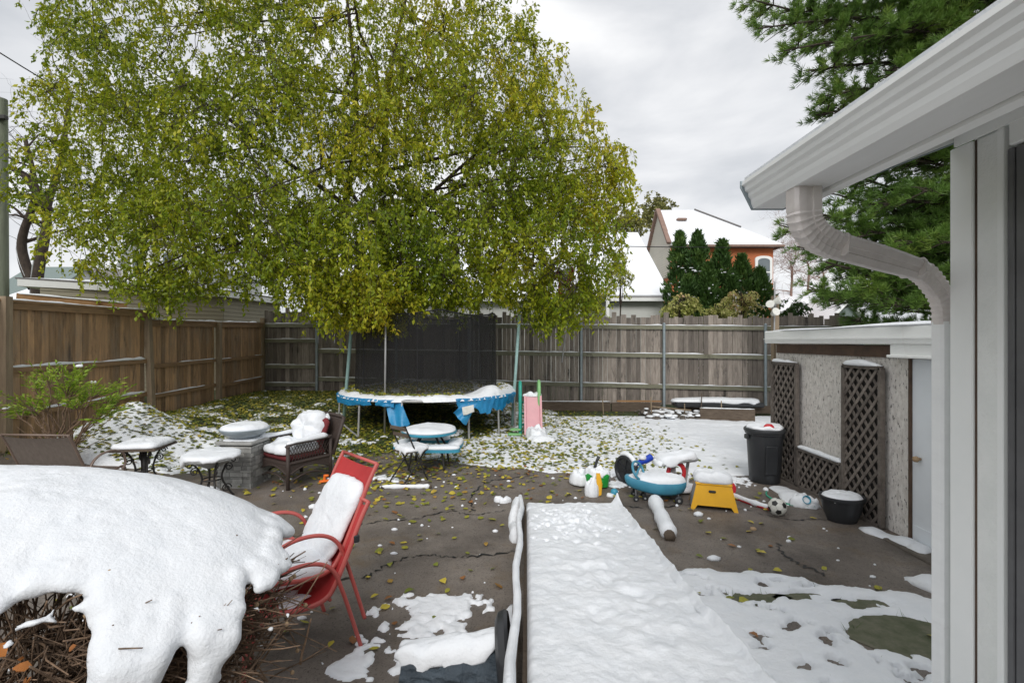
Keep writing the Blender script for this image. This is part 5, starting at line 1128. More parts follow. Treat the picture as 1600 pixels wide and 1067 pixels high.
    nx = 120; g = np.linspace(-Rr-.02,Rr+.02,nx); X,Y = np.meshgrid(g,g,indexing='ij'); rr = np.sqrt(X**2+Y**2)/(Rr+.03); nn = fbm(X*2.2+5,Y*2.2,3,4)
    rimh = np.exp(-((rr-.93)/.07)**2); cov = .18+nn*.9+rimh*1.0; fr = sst(.2,-.6,Y/Rr); cov = cov+fr*.35+.9*np.exp(-(((X-1.5)/.6)**2+((Y+.9)/.5)**2))
    cov = np.minimum(cov,(1-rr)*14); dd = .05*np.sqrt(np.clip(cov,0,1))+rimh*(.06+.07*nn)*(cov>0)+.16*np.exp(-(((X-1.45)/.3)**2+((Y+1.0)/.3)**2))*(cov>0); dd = np.where(cov>0,dd,-.02)
    idx = np.arange(nx*nx).reshape(nx,nx); fa = np.stack([idx[:-1,:-1],idx[1:,:-1],idx[1:,1:],idx[:-1,1:]],-1); mx = np.maximum(np.maximum(dd[:-1,:-1],dd[1:,1:]),np.maximum(dd[1:,:-1],dd[:-1,1:])); fa = fa[mx>0]; used = np.unique(fa); rm = np.full(nx*nx,-1); rm[used] = np.arange(len(used))
    V = np.stack([(X+c.x).ravel(),(Y+c.y).ravel(),(zr+.005+dd).ravel()],-1)[used]; obj('snow', mesh_np('snow',V,rm[fa]), M['snow'], t, True, smooth=True)
    n = 2600; a = RNG.uniform(0,2*PI,n); r = np.sqrt(RNG.random(n))*Rr*.97; x = r*np.cos(a); y = r*np.sin(a); k = fbm(x*1.5+9,y*1.5,4,3) > -.12-.35*(x<0); x = x[k]; y = y[k]; n = len(x)
    aa = RNG.uniform(0,2*PI,n); d = np.stack([np.cos(aa),np.sin(aa),RNG.uniform(-.1,.4,n)],-1); pos = np.stack([x+c.x,y+c.y,np.full(n,zr+.075)+.04*(np.hypot(x,y)>Rr*.85)],-1)
    V,Fa,tn = leaves(pos,d,RNG.uniform(.05,.1,n),RNG.uniform(.035,.06,n),RNG.beta(1.6,2,n)); o = obj('leaves', mesh_np('leaves',V,Fa,tn), M['fallen'], t, True); o['kind'] = 'stuff'
trampoline()
# ================================================================ pink slide and teal frame
def slide():
    p = Vector((.42,10.5,0)); t = thing('toy_slide','small pink plastic slide with teal and green side frames beside the trampoline','slide',p)
    def arch(x, m, lean, h=1.12):
        mb = MB(); pr = smoothpath([(x,p.y+.30,0),(x,p.y+.30,h-.2),(x,p.y+.2,h),(x,p.y+.06,h),(x,p.y-.02,h-.2),(x+lean,p.y-.06,.45),(x+lean,p.y-.1,0)],5); mb.tube(pr,.05,8,sq=(.75,1.0)); mb.grid(lambda u,v: pr[int(u*(len(pr)-1))].lerp(Vector((x,p.y+.13,pr[int(u*(len(pr)-1))].z)),v),len(pr),3); obj('side_frame', mb, M[m], t, True, smooth=True)
    arch(p.x-.24,'teal',0); arch(p.x+.17,'lime',0,1.14)
    mb = MB(); prof = [(p.x-.16,.0),(p.x-.16,.10),(p.x-.12,.10),(p.x-.11,.03),(p.x+.17,.03),(p.x+.18,.10),(p.x+.22,.10),(p.x+.22,0)]
    M1 = Matrix.Translation((0,p.y-.12,.86)) @ Matrix.Rotation(R(68),4,'X'); mb.prism(prof,'y',-.85,0,M=Matrix.Translation((.0,p.y+.02,.84)) @ Matrix.Rotation(R(66),4,'X') @ Matrix.Rotation(0,4,'Z')); obj('chute', mb, M['pink'], t, True)
    for k in range(3):
        mb = MB(); mb.boxb((p.x-.03,p.y+.26,.2+k*.25),(.36,.07,.04),.01); obj('step', mb, M['teal'], t, True)
    mb = MB(); mb.boxb((p.x-.36,p.y-.1,.06),(.3,.2,.05),.02); mb.boxb((p.x-.34,p.y-.1,.16),(.24,.18,.04),.02); obj('base', mb, M['lime'], t, True)
    mb = MB(); mb.pillow((p.x+.02,p.y+.10,.85),.19,.13,.09,p=3,amp=.4,edge=.2); mb.pillow((p.x+.09,p.y-.40,.0),.22,.30,.24,amp=.3,edge=.12); mb.pillow((p.x+.18,p.y-.60,.0),.30,.26,.13,amp=.3,edge=.12); obj('snow', mb, M['snow'], t, True, smooth=True)
slide()
# ================================================================ picnic table and bistro chair
def picnic():
    c = Vector((-1.36,7.95,0)); t = thing('kids_picnic_table','small round blue picnic table with attached benches under snow','picnic table',c)
    mb = MB(); mb.lathe([(0,.545),(.42,.545),(.445,.555),(.45,.575),(.445,.59),(0,.592)],c,36); o = obj('tabletop', mb, M['bluetable'], t, True, auto=40)
    s = MB(); s.pillow(c+Vector((0,0,.588)),.44,.44,.065,n=48,edge=.015,amp=.25); obj('snow', s, M['snow'], o, True, smooth=True)
    for (x,y,rx,ry) in [(.20,-.30,.34,.12),(-.05,.42,.34,.12),(.42,.12,.12,.28),(-.44,.02,.12,.28)]:
        z = .36; b = MB(); q = c+Vector((x,y,0)); n = 28
        poly = [(q.x+rx*math.copysign(abs(math.cos(2*PI*k/n))**.5,math.cos(2*PI*k/n)),q.y+ry*math.copysign(abs(math.sin(2*PI*k/n))**.5,math.sin(2*PI*k/n))) for k in range(n)]
        b.prism(poly,'z',z-.05,z); o = obj('bench', b, M['bluetable'], t, True, auto=40); s = MB(); s.pillow(q+Vector((0,0,z-.002)),rx*.98,ry*.98,.055,p=4,n=36,edge=.02); obj('snow', s, M['snow'], o, True, smooth=True)
    for a in (45,135,225,315):
        mb = MB(); d = Vector((math.cos(R(a)),math.sin(R(a)),0)); mb.tube(smoothpath([c+d*.15+Vector((0,0,.545)),c+d*.33+Vector((0,0,.3)),c+d*.40+Vector((0,0,.0))],5),.018,8); obj('leg', mb, M['blackmet'], t, True, smooth=True)
    mb = MB(); mb.tube([c+Vector((-.42,0,.29)),c+Vector((.42,0,.29))],.014,8); mb.tube([c+Vector((0,-.42,.29)),c+Vector((0,.42,.29))],.014,8); obj('brace', mb, M['blackmet'], t, True)
picnic()
def bistro():
    t = thing('folding_chair','thin black folding bistro chair with snowy seat before the blue table','chair',(-1.52,7.12,0),R(138)); m = M['blackmet']; W=.19
    for s in (-1,1):
        mb = MB(); mb.beam((s*W,-.20,0),(s*W*.98,.20,.84),.014,.024,up=Vector((1,0,0))); mb.tube([(s*W*.98,.20,.84),(s*W*.98,.205,.855)],.01,6); obj('back_leg', mb, m, t)
        mb = MB(); mb.beam((s*(W-.025),.22,0),(s*(W-.025),-.18,.45),.012,.022,up=Vector((1,0,0))); obj('front_leg', mb, m, t)
    mb = MB()
    for z in (.80,.70): mb.boxb((0,.20*(z/.42-1)-.0+.012 if False else -.2+.4*z/.84+.012,z),(2*W,.012,.055),.004)
    obj('back_slats', mb, M['timber'], t)
    mb = MB()
    for k in range(7): mb.box((0,-.2+k*.055,.455),(2*W-.02,.04,.014))
    mb.box((0,-.20,.445),(2*W-.04,.012,.02)); mb.box((0,.14,.445),(2*W-.04,.012,.02)); st = obj('seat', mb, M['timber'], t)
    s = MB(); s.pillow((0,-.05,.46),.21,.21,.075,p=4,drip=.1); obj('snow', s, M['snow'], st, smooth=True)
    mb = MB()
    for y,z in ((-.14,.12),(.16,.07)): mb.tube([(-W,y,z),(W,y,z)],.007,6)
    obj('crossbar', mb, m, t)
    s = MB(); s.rope([(-W*.98,.205,.86),(W*.98,.205,.86)],.02,.012,step=.03,gap=.3)
bistro()
def stick(lab, a, b, r, tip=None, cat='stick', name='snowy_stick'):
    t = thing(name, lab, cat, a); a = Vector(a); b = Vector(b); mb = MB(); mb.tube([a,a.lerp(b,.5),b],r,10); obj('shaft', mb, M[tip or 'timber'], t, True, smooth=True)
    s = MB(); l = limb(a,b,12,.012); n = len(l); s.tube([l[0].lerp(l[1],-.3)]+l[1:-1]+[l[-1].lerp(l[-2],.5)],[r*.5]+[r*1.35*(1+.25*float(vn(i*.9,r*99))) for i in range(n-2)]+[r*.9],12,sq=(1.0,1.05)); o = obj('snow', s, M['snow'], t, True, smooth=True)
    if o: o.location.z += r*.25
stick('short snow covered stick lying on asphalt below the folding chair',(-1.82,6.72,.025),(-1.12,6.74,.025),.022)
stick('thick snow covered tube lying on the asphalt right of the ramp',(1.79,6.1,.05),(1.62,4.95,.05),.058,'timber','tube','fallen_tube')
# ================================================================ iron side tables, pedestal and bowl
def spiral(c, r, turns, ax, sg=1, n=26):
    out = []
    for k in range(n):
        f = k/(n-1); a = f*turns*2*PI; rr = r*(1-.78*f); out.append(Vector(c)+Vector((ax[0]*math.cos(a)*rr*sg, ax[1]*math.cos(a)*rr*sg, math.sin(a)*rr)))
    return out
def scroll_base(mb, h, w):
    for k in range(4):
        a = PI/4+k*PI/2; ax = (math.cos(a),math.sin(a)); v = Vector((ax[0],ax[1],0))
        mb.tube(smoothpath([v*w*.95+Vector((0,0,0)),v*w*.75+Vector((0,0,h*.15)),v*w*.42+Vector((0,0,h*.5)),v*w*.6+Vector((0,0,h*.8)),v*w*.9+Vector((0,0,h))],6),.013,6)
        mb.tube(spiral(v*(w*.62)+Vector((0,0,h*.22)),.06,1.6,ax,1),.008,5); mb.tube(spiral(v*(w*.72)+Vector((0,0,h*.74)),.055,1.6,ax,-1),.008,5); mb.tube(spiral(v*(w*.95)+Vector((0,0,h*.90)),.04,1.4,ax,1),.008,5)
    mb.tube([Vector((w*.42*math.cos(a),w*.42*math.sin(a),h*.5)) for a in np.linspace(0,2*PI,20,endpoint=False)],.009,6,closed=True)
def side_tables():
    t = thing('iron_side_table','square topped side table on scrolled black iron base, snow on top','side table',(-5.02,6.6,0),R(8)); h = .60; mb = MB(); scroll_base(mb,h,.24); mb.tube([(0,0,0),(0,0,h)],.03,10); obj('base', mb, M['blackmet'], t, smooth=True)
    mb = MB(); mb.boxb((0,0,h+.015),(.56,.56,.03),.008); mb.boxb((0,0,h+.034),(.53,.53,.008),.003); tp = obj('tabletop', mb, M['timber'], t); s = MB(); s.pillow((0,0,h+.036),.285,.285,.08,p=7,n=56,edge=.012); obj('snow', s, M['snow'], tp, smooth=True)
    t = thing('iron_side_table','round topped side table on scrolled black iron legs before the stone pedestal','side table',(-3.9,6.28,0)); h = .53; mb = MB(); scroll_base(mb,h,.27); obj('base', mb, M['blackmet'], t, smooth=True)
    mb = MB(); mb.lathe([(0,h),(.30,h),(.325,h+.01),(.325,h+.03),(0,h+.035)],(0,0,0),36); mb.lathe([(0,h-.12),(.08,h-.11),(.2,h-.05),(.25,h-.005),(0,h)],(0,0,0),28); tp = obj('tabletop', mb, M['grey'], t, auto=40); s = MB(); s.pillow((0,0,h+.03),.345,.345,.07,n=48,edge=.03,drip=.1); obj('snow', s, M['snow'], tp, smooth=True)
    c = Vector((-3.86,6.98,0)); t = thing('stone_pedestal','square pedestal of stacked grey ledgestone behind the round side table','pedestal',c,R(-4)); t.scale = (.86,.86,1); mb = MB(); z = 0
    mb.box((0,0,.28),(.54,.54,.56))
    while z < .58:
        hh = random.choice((.03,.045,.06))
        for side in range(4):
            u = -.29
            while u < .29:
                w = min(U(.09,.24),.29-u+.001); pr = U(.275,.292); v = Matrix.Rotation(side*PI/2,4,'Z'); mb.add([v @ Vector((u+w/2+i*w*.485,-pr+.03+j*.03,z+hh/2+k*hh*.46)) for k in (-1,1) for j in (-1,1) for i in (-1,1)],[(0,2,3,1),(4,5,7,6),(0,1,5,4),(2,6,7,3),(0,4,6,2),(1,3,7,5)],U(0,1)); u += w
        z += hh
    obj('stone_courses', mb, M['ledge'], t); mb = MB(); mb.boxb((0,0,.625),(.62,.62,.045),.01); obj('cap', mb, M['ledge'], t); s = MB(); s.pillow((0,.02,.645),.28,.26,.025,p=6,edge=.06); obj('snow', s, M['snow'], t, smooth=True)
    t = thing('stone_bowl','shallow pale blue bowl full of snow on top of the pedestal','bowl',c+Vector((0,0,.66))); mb = MB(); mb.lathe([(0,0),(.13,0),(.15,.01),(.27,.07),(.325,.125),(.335,.145),(.32,.15),(.30,.13),(.1,.05),(0,.04)],(0,0,0),40); b = obj('basin', mb, M['bowl'], t, auto=50); s = MB(); s.pillow((0,0,.12),.315,.315,.09,n=44,edge=.015); obj('snow', s, M['snow'], b, smooth=True)
side_tables()
mb = MB(); t = thing('sand_toy','tiny bright orange toy on the asphalt behind the red chair','toy',(-2.72,7.0,0)); mb.boxb((0,0,.03),(.14,.07,.03),.01,Matrix.Rotation(.5,4,'Z')); mb.tube([(0,0,.03),(.01,0,.12)],.02,8); mb.boxb((.03,0,.11),(.07,.05,.03),.01); obj('body', mb, M['orange'], t)
# ================================================================ bins and planter
def bins():
    c = Vector((3.70,7.08,0)); t = thing('trash_can','round black plastic trash can with snow on its lid beside the lattice','trash can',c); mb = MB()
    mb.lathe([(0,0),(.195,0),(.205,.02),(.235,.55),(.245,.70),(.262,.705),(.266,.735),(.255,.74),(0,.74)],(0,0,0),48); b = obj('body', mb, M['black'], t, auto=35)
    mb = MB()
    for s in (-1,1): mb.boxb((s*.262,0,.66),(.035,.10,.07),.01)
    obj('handles', mb, M['black'], b); mb = MB(); mb.boxb((-.02,-.236,.36),(.17,.022,.42),.01,Matrix.Rotation(.07,4,'X')); obj('panel', mb, M['black'], b, auto=40)
    mb = MB(); mb.lathe([(0,.735),(.272,.735),(.28,.745),(.28,.77),(.265,.785),(0,.79)],(0,0,0),48); l = obj('lid', mb, M['black'], t, auto=35)
    s = MB(); s.pillow((0,.0,.782),.25,.24,.055,n=44,edge=.06,amp=.5); obj('snow', s, M['snow'], l, smooth=True)
    t = thing('toy_bowl','small red plastic dish poking out of the snow on the trash can lid','toy',c+Vector((0,-.12,.80))); mb = MB(); mb.lathe([(0,.0),(.07,0),(.068,.03),(.04,.06),(0,.065)],(0,0,0),20); obj('body', mb, M['red'], t, smooth=True)
    c = Vector((3.77,5.52,0)); t = thing('planter_pot','wide black plastic planter filled with snow at the foot of the lattice','planter',c); mb = MB(); mb.lathe([(0,0),(.13,0),(.15,.01),(.195,.12),(.215,.25),(.232,.255),(.238,.275),(.236,.295),(.222,.296),(.212,.27),(.05,.22),(0,.22)],(0,0,0),48,sc=(1,.85)); b = obj('pot', mb, M['black'], t, auto=35)
    s = MB(); s.pillow((0,0,.235),.215,.182,.09,n=44,edge=.01); obj('snow', s, M['snow'], b, smooth=True)
bins()
# ================================================================ toys
def football():
    import bmesh
    bm = bmesh.new(); bmesh.ops.create_icosphere(bm, subdivisions=1, radius=1.0); bm.free()
    g = (1+5**.5)/2; V = [Vector(v).normalized() for v in [(-1,g,0),(1,g,0),(-1,-g,0),(1,-g,0),(0,-1,g),(0,1,g),(0,-1,-g),(0,1,-g),(g,0,-1),(g,0,1),(-g,0,-1),(-g,0,1)]]
    rt = Matrix.Rotation(.5,3,'X') @ Matrix.Rotation(.35,3,'Y') @ Matrix.Rotation(.2,3,'Z'); V = [rt @ v for v in V]; r = .102; c = Vector((3.13,5.70,r))
    t = thing('soccer_ball','white soccer ball with black pentagons lying before the planter','ball',(c.x,c.y,0)); mb = MB(); mb.lathe([(r*math.sin(PI*k/24),-r*math.cos(PI*k/24)) for k in range(25)],c,32); obj('shell', mb, M['ballw'], t, True, smooth=True)
    mb = MB(); sm = MB()
    for v in V:
        nb = sorted([w for w in V if w is not v],key=lambda w:-w.dot(v))[:5]; pts = [(v*2+w).normalized() for w in nb]; u = pts[0]-v*pts[0].dot(v); u.normalize(); w_ = v.cross(u); pts.sort(key=lambda p: math.atan2(p.dot(w_),p.dot(u)))
        vs = [c+v*r*1.012]; K = 5; rings = []
        for q in range(1,K+1):
            for i in range(5):
                for j in range(4):
                    e = pts[i].lerp(pts[(i+1)%5],j/4); p = v.lerp(e,q/K).normalized(); vs.append(c+p*r*1.008)
        n = 20; fs = [(0,1+i,1+(i+1)%n) for i in range(n)]+[(1+q*n+i,1+(q+1)*n+i,1+(q+1)*n+(i+1)%n,1+q*n+(i+1)%n) for q in range(K-1) for i in range(n)]; mb.add(vs,fs)
        for w in nb:
            a = (v*2+w).normalized(); b = (v+w*2).normalized(); sm.tube([c+a.lerp(b,k/4).normalized()*r*1.001 for k in range(5)],.0014,4)
    obj('pentagons', mb, M['ballk'], t, True, smooth=True); obj('seams', sm, M['grey'], t, True)
football()
def toys():
    # swing car
    c = Vector((1.86,6.28,0)); t = thing('swing_car','teal blue ride on swing car with snow on its seat and a steering ring','ride-on toy',c,R(-6))
    mb = MB(); n = 40; wf = lambda u: .07+.15*math.sin(PI*min(1,u*1.15))**.6 if u < .85 else .2*max(.0,(1-u)/.15)**.5+.02
    def ring(z, s, sh=0):
        return [((-.38+.78*(.5-.5*math.cos(2*PI*k/n)))*1.0*s+sh, (1 if k < n/2 else -1)*0, z) for k in range(n)]
    prof = [(.10,.78),(.13,.92),(.19,.99),(.24,1.0),(.255,.97),(.25,.86),(.23,.7)]; vs = []
    for z, s in prof:
        for k in range(n):
            a = 2*PI*k/n; x = .39*math.cos(a); w = .20*(1+.22*math.cos(a))*abs(math.sin(a))**.85*math.copysign(1,math.sin(a)); zz = z+.06*math.cos(a)*(-1)*0+(.05*max(0,-math.cos(a)))
            vs.append((x*s,w*s,zz))
    fs = [(i*n+k,i*n+(k+1)%n,(i+1)*n+(k+1)%n,(i+1)*n+k) for i in range(len(prof)-1) for k in range(n)]+[tuple(range(n))[::-1],tuple((len(prof)-1)*n+k for k in range(n))]; mb.add(vs,fs); b = obj('body', mb, M['carblue'], t, auto=50)
    s = MB(); s.pillow((.05,0,.225),.33,.19,.10,p=2.3,n=44,edge=.03); s.pillow((-.22,0,.26),.12,.13,.05,n=28); obj('snow', s, M['snow'], b, smooth=True)
    mb = MB(); mb.tube([(-.27,0,.24),(-.24,0,.36)],.022,8); obj('steering_column', mb, M['grey'], t, smooth=True)
    mb = MB(); mm = Matrix.Translation((-.215,0,.37)) @ Matrix.Rotation(R(55),4,'Y') @ Matrix.Rotation(R(25),4,'X'); mb.tube([mm @ Vector((.115*math.cos(a),.145*math.sin(a),0)) for a in np.linspace(0,2*PI,28,endpoint=False)],.016,8,closed=True); mb.tube([mm @ Vector((0,-.14,0)),mm @ Vector((0,.14,0))],.014,6); obj('steering_wheel', mb, M['carblue'], t, smooth=True)
    for x,y in ((-.26,-.12),(-.26,.12),(.26,-.17),(.26,.17),(-.14,-.07),(-.14,.07)):
        mb = MB(); r = .05 if x > 0 else .036; mm = Matrix.Translation((x,y,r)) @ Matrix.Rotation(PI/2,4,'X'); mb.lathe([(0,-.022),(r*.8,-.022),(r,-.012),(r,.012),(r*.8,.022),(0,.022)],(0,0,0),20,mm); w = obj('wheel', mb, M['black'], t, auto=40); h = MB(); h.lathe([(0,-.026),(r*.35,-.026),(r*.35,.026),(0,.026)],(0,0,0),12,mm); obj('hub', h, M['grey'], w); a = MB(); a.tube([(x,y,r),(x,y*.6,.14)],.013,6); obj('axle', a, M['black'], t)
    # yellow step stool
    c = Vector((2.50,6.02,0)); t = thing('step_stool','yellow and grey step stool with a cushion of snow beside the swing car','stool',c,R(-17)); hh = .30
    for s in (-1,1):
        mb = MB(); y0 = s*.19; y1 = s*.145
        fr = [(-.27,0),(-.225,0),(-.19,.055),(.19,.055),(.225,0),(.27,0),(.20,hh),(-.20,hh)]; vs = []
        for off in (0,.02):
            for x,z in fr: vs.append((x,(y0+(y1-y0)*z/hh)-s*off,z))
        n = 8; mb.add(vs,[(0,1,2,7),(2,3,6,7),(3,4,5,6),(15,10,9,8),(15,14,11,10),(14,13,12,11)]+[(i,(i+1)%n,n+(i+1)%n,n+i) for i in range(n)]); o = obj('side_panel', mb, M['yellow'], t)
        mb = MB(); mb.boxb((-.02,s*.158,.225),(.085,.03,.03),.01,Matrix.Rotation(s*.15,4,'X')); obj('hand_slot', mb, M['black'], o)
        mb = MB(); vs = [(s*.262,-.17,.03),(s*.262,.17,.03),(s*.202,.14,hh-.01),(s*.202,-.14,hh-.01),(s*.24,-.17,.03),(s*.24,.17,.03),(s*.18,.14,hh-.01),(s*.18,-.14,hh-.01)]; mb.add(vs,[(0,1,2,3),(7,6,5,4),(0,4,5,1),(1,5,6,2),(2,6,7,3),(3,7,4,0)]); obj('end_panel', mb, M['grey'], t)
    mb = MB(); mb.boxb((0,0,hh+.008),(.42,.31,.03),.01); o = obj('step', mb, M['yellow'], t, auto=40); s = MB(); s.pillow((0,0,hh+.02),.225,.165,.12,p=4.5,n=48,edge=.02); obj('snow', s, M['snow'], o, smooth=True)
    for x in (-.2,.2):
        for y in (-.15,.15):
            mb = MB(); mb.boxb((x*1.2,y*1.15,.01),(.05,.03,.02),.004); obj('foot', mb, M['black'], t)
    # activity table: grey tray, posts, red hoop
    c = Vector((2.24,6.62,0)); t = thing('activity_table','grey play table tray on posts with a red hoop, thick snow on top','toy table',c,R(8)); mb = MB(); mb.boxb((0,0,.43),(.54,.30,.035),.015,Matrix.Rotation(-.13,4,'Y')); o = obj('tray', mb, M['grey'], t, auto=40)
    tf = lambda q: Matrix.Rotation(-.13,4,'Y') @ (q-Vector((0,0,.43)))+Vector((0,0,.43)); s = MB(); s.pillow((0,0,.445),.275,.155,.09,p=5,n=48,fn=tf,edge=.02,drip=.1); s.pillow((-.26,-.02,.38),.06,.12,.07,n=20); obj('snow', s, M['snow'], o, smooth=True)
    mb = MB(); mb.beam((.22,.05,.45),(.15,.05,0),.035,.03); obj('post', mb, M['grey'], t); mb = MB(); mb.beam((-.04,.0,.43),(-.04,0,0),.06,.06); obj('post', mb, M['grey'], t)
    mb = MB(); mb.tube([Vector((-.02+.115*math.cos(a),-.06,.27+.13*math.sin(a))) for a in np.linspace(0,2*PI,30,endpoint=False)],.024,8,closed=True,sq=(1.3,.7)); obj('hoop', mb, M['red'], t, smooth=True)
    mb = MB(); mb.boxb((0,0,.015),(.5,.3,.03),.01); o = obj('base', mb, M['grey'], t); s = MB(); s.pillow((.0,0,.03),.30,.2,.06,p=3); obj('snow', s, M['snow'], o, smooth=True)
    # tricycle with big black wheel
    c = Vector((1.64,6.93,0)); t = thing('toy_tricycle','tipped toy tricycle with a big black front wheel and royal blue frame','tricycle',c,R(28)); mm = Matrix.Translation((0,0,.21)) @ Matrix.Rotation(R(12),4,'X') @ Matrix.Rotation(PI/2,4,'Y'); r = .215
    mb = MB(); mb.lathe([(0,-.02),(r*.75,-.02),(r*.8,-.045),(r*.96,-.045),(r,-.02),(r,.02),(r*.96,.045),(r*.8,.045),(r*.75,.02),(0,.02)],(0,0,0),40,mm); w = obj('front_wheel', mb, M['black'], t, auto=35)
    for k in range(6):
        sp = MB(); a = k*PI/3; sp.beam(mm @ Vector((0,0,-.025)),mm @ Vector((r*.75*math.cos(a),r*.75*math.sin(a),-.025)),.02,.012); obj('spoke', sp, M['black'], w)
    s = MB(); s.tube([mm @ Vector((r*math.cos(a),r*math.sin(a),0))+Vector((0,0,.012)) for a in np.linspace(PI*.75,PI*1.3,16)],[.01]+[.035]*14+[.01],8); s.pillow(mm @ Vector((.05,-.10,-.03)),.05,.03,.03,n=12); obj('snow', s, M['snow'], w, smooth=True)
    mb = MB(); mb.tube(smoothpath([(.03,0,.24),(.14,-.02,.28),(.28,-.04,.31),(.42,-.06,.36)],5),[.055]*6+[.04]*5+[.052]*5,12); mb.lathe([(0,-.02),(.07,-.02),(.075,0),(.07,.03),(0,.03)],(0,0,0),20,Matrix.Translation((.06,0,.245)) @ Matrix.Rotation(PI/2,4,'Y')); obj('frame', mb, M['royal'], t, smooth=True)
    s = MB(); s.pillow((.27,-.04,.345),.06,.05,.05,n=18); obj('snow', s, M['snow'], t, smooth=True)
    # green trolley
    c = Vector((1.20,6.80,0)); t = thing('toy_trolley','green plastic toy trolley with black handle, heaped with snow','toy',c,R(-8)); mb = MB(); n = 24
    vs = []
    for z,sx,sy in ((.02,.13,.08),(.03,.15,.10),(.15,.165,.115),(.19,.175,.125),(.2,.17,.12),(.1,.14,.09)):
        for k in range(n):
            a = 2*PI*k/n; ca = math.copysign(abs(math.cos(a))**.5,math.cos(a)); sa = math.copysign(abs(math.sin(a))**.5,math.sin(a)); vs.append((sx*ca,sy*sa,z+(.02*math.sin(a*5) if z == .2 else 0)))
    mb.add(vs,[(i*n+k,i*n+(k+1)%n,(i+1)*n+(k+1)%n,(i+1)*n+k) for i in range(5) for k in range(n)]+[tuple(range(n))[::-1],tuple(5*n+k for k in range(n))]); obj('tub', mb, M['green'], t, auto=40)
    mb = MB(); 
    for x in (-.05,.05): mb.boxb((x,-.118,.10),(.07,.02,.07),.01)
    obj('front_panels', mb, M['green'], t)
    s = MB(); s.pillow((0,0,.165),.18,.13,.10,amp=.4,edge=.1,drip=.2); s.pillow((-.22,.05,.03),.17,.13,.16,amp=.3,edge=.1); obj('snow', s, M['snow'], t, smooth=True)
    mb = MB(); mb.tube([(-.06,.05,.18),(0.0,.05,.37),(.025,.05,.42)],[.02,.02,.024],10); obj('handle', mb, M['black'], t, smooth=True)
    # yellow flap toy
    c = Vector((1.14,6.42,0)); t = thing('toy_shovel','small yellow plastic shovel standing up out of a lump of snow','toy',c); mb = MB(); vs = [(-.02,0,.30),(.03,-.01,.30),(.06,.0,.16),(.045,-.02,.02),(.0,-.02,0),(-.015,-.01,.12)]; v2 = [(x,y+.02,z) for x,y,z in vs]; n = 6; mb.add(vs+v2,[tuple(range(6)),tuple(range(11,5,-1))]+[(i,n+i,n+(i+1)%n,(i+1)%n) for i in range(n)]); obj('blade', mb, M['yellow'], t)
    s = MB(); s.pillow((-.08,0,0),.09,.08,.19,amp=.5,edge=.2); obj('snow', s, M['snow'], t, smooth=True)
    for lab,(x,y),r in (('small blue toy ball half in snow left of the ramp end','x' and (1.36,6.42),.05),): 
        t = thing('toy_ball',lab.replace('left of the ramp end','beyond the ramp end'),'ball',(x,y,0)); mb = MB(); mb.lathe([(r*math.sin(PI*k/14),r-r*math.cos(PI*k/14)) for k in range(15)],(0,0,0),20); obj('shell', mb, M['bluetable'], t, smooth=True); s = MB(); s.pillow((-.05,-.02,0),.06,.05,.04,n=16); obj('snow', s, M['snow'], t, smooth=True)
    t = thing('toy_cup','small sky blue plastic cup in the snow by the lattice','toy',(3.62,5.98,0)); mb = MB(); mb.lathe([(0,-.05),(.035,-.05),(.05,.05),(.052,.055),(.045,.055),(.0,-.03)],(0,0,0),20,Matrix.Translation((0,0,.09)) @ Matrix.Rotation(1.2,4,'X')); obj('cup', mb, M['bluetable'], t, auto=40); s = MB(); s.pillow((.02,.05,0),.16,.12,.10,amp=.5,edge=.2); obj('snow', s, M['snow'], t, smooth=True)
    t = thing('foam_noodle','red and white foam noodle under a line of snow behind the soccer ball','pool noodle',(2.9,6.1,0)); mb = MB(); l = smoothpath([(2.86,6.55,.09),(2.86,6.42,.05),(2.9,6.3,.03),(3.0,6.05,.03),(3.12,5.85,.03)],5); mb.tube(l,.03,10); obj('tube', mb, M['red'], t, True, smooth=True); s = MB(); s.tube([p+Vector((0,-.003,.012)) for p in l[5:]],[.02]+[.034*(1+.2*float(vn(i*.8,4))) for i in range(len(l)-7)]+[.02],10); obj('snow', s, M['snow'], t, True, smooth=True)
    mb = MB(); t = thing('toy_plate','red plastic toy peeking out behind the yellow stool','toy',(2.84,6.35,0)); mb.lathe([(0,-.01),(.09,-.01),(.10,.01),(.06,.03),(0,.03)],(0,0,0),24,Matrix.Translation((0,0,.13)) @ Matrix.Rotation(1.1,4,'X')); mb.boxb((0,.02,.04),(.06,.05,.08),.01); obj('dish', mb, M['red'], t, auto=40)
    mb = MB(); mb.tube(smoothpath([(3.45,6.55,.02),(3.36,6.35,.02),(3.40,6.1,.02),(3.55,5.95,.02),(3.7,5.9,.03)],8),.011,8); tag(obj('garden_hose', mb, M['hose'], smooth=True),'green garden hose curving out of the snow by the lattice','hose')
    for i,(px,py,lab) in enumerate([(787,785,'snow covered lump with yellow leaves left of the ramp end'),(1177,828,'small pale pebble alone on the asphalt near the soccer ball')]):
        q = F*H/(py-CY); c = Vector(((px-CX)/F*q,q,0)); mb = MB()
        if i == 0:
            for k in range(4): mb.pillow(c+Vector((U(-.07,.07),U(-.05,.05),0)),U(.04,.08),U(.04,.06),U(.05,.09),n=14,amp=.4,edge=.3)
        else: mb.pillow(c,.035,.03,.03,n=16)
        tag(obj('snowy_lump' if i == 0 else 'pebble', mb, M['snow'] if i == 0 else M['bud'], smooth=True), lab, 'snow lump' if i == 0 else 'pebble')
    # wrapped pot lying on its side at the bottom edge
    t = thing('wrapped_pot','dark pot in crumpled grey wrapping lying on its side, snow on top','plant pot',(-.40,2.76,0)); mb = MB(); n = 56
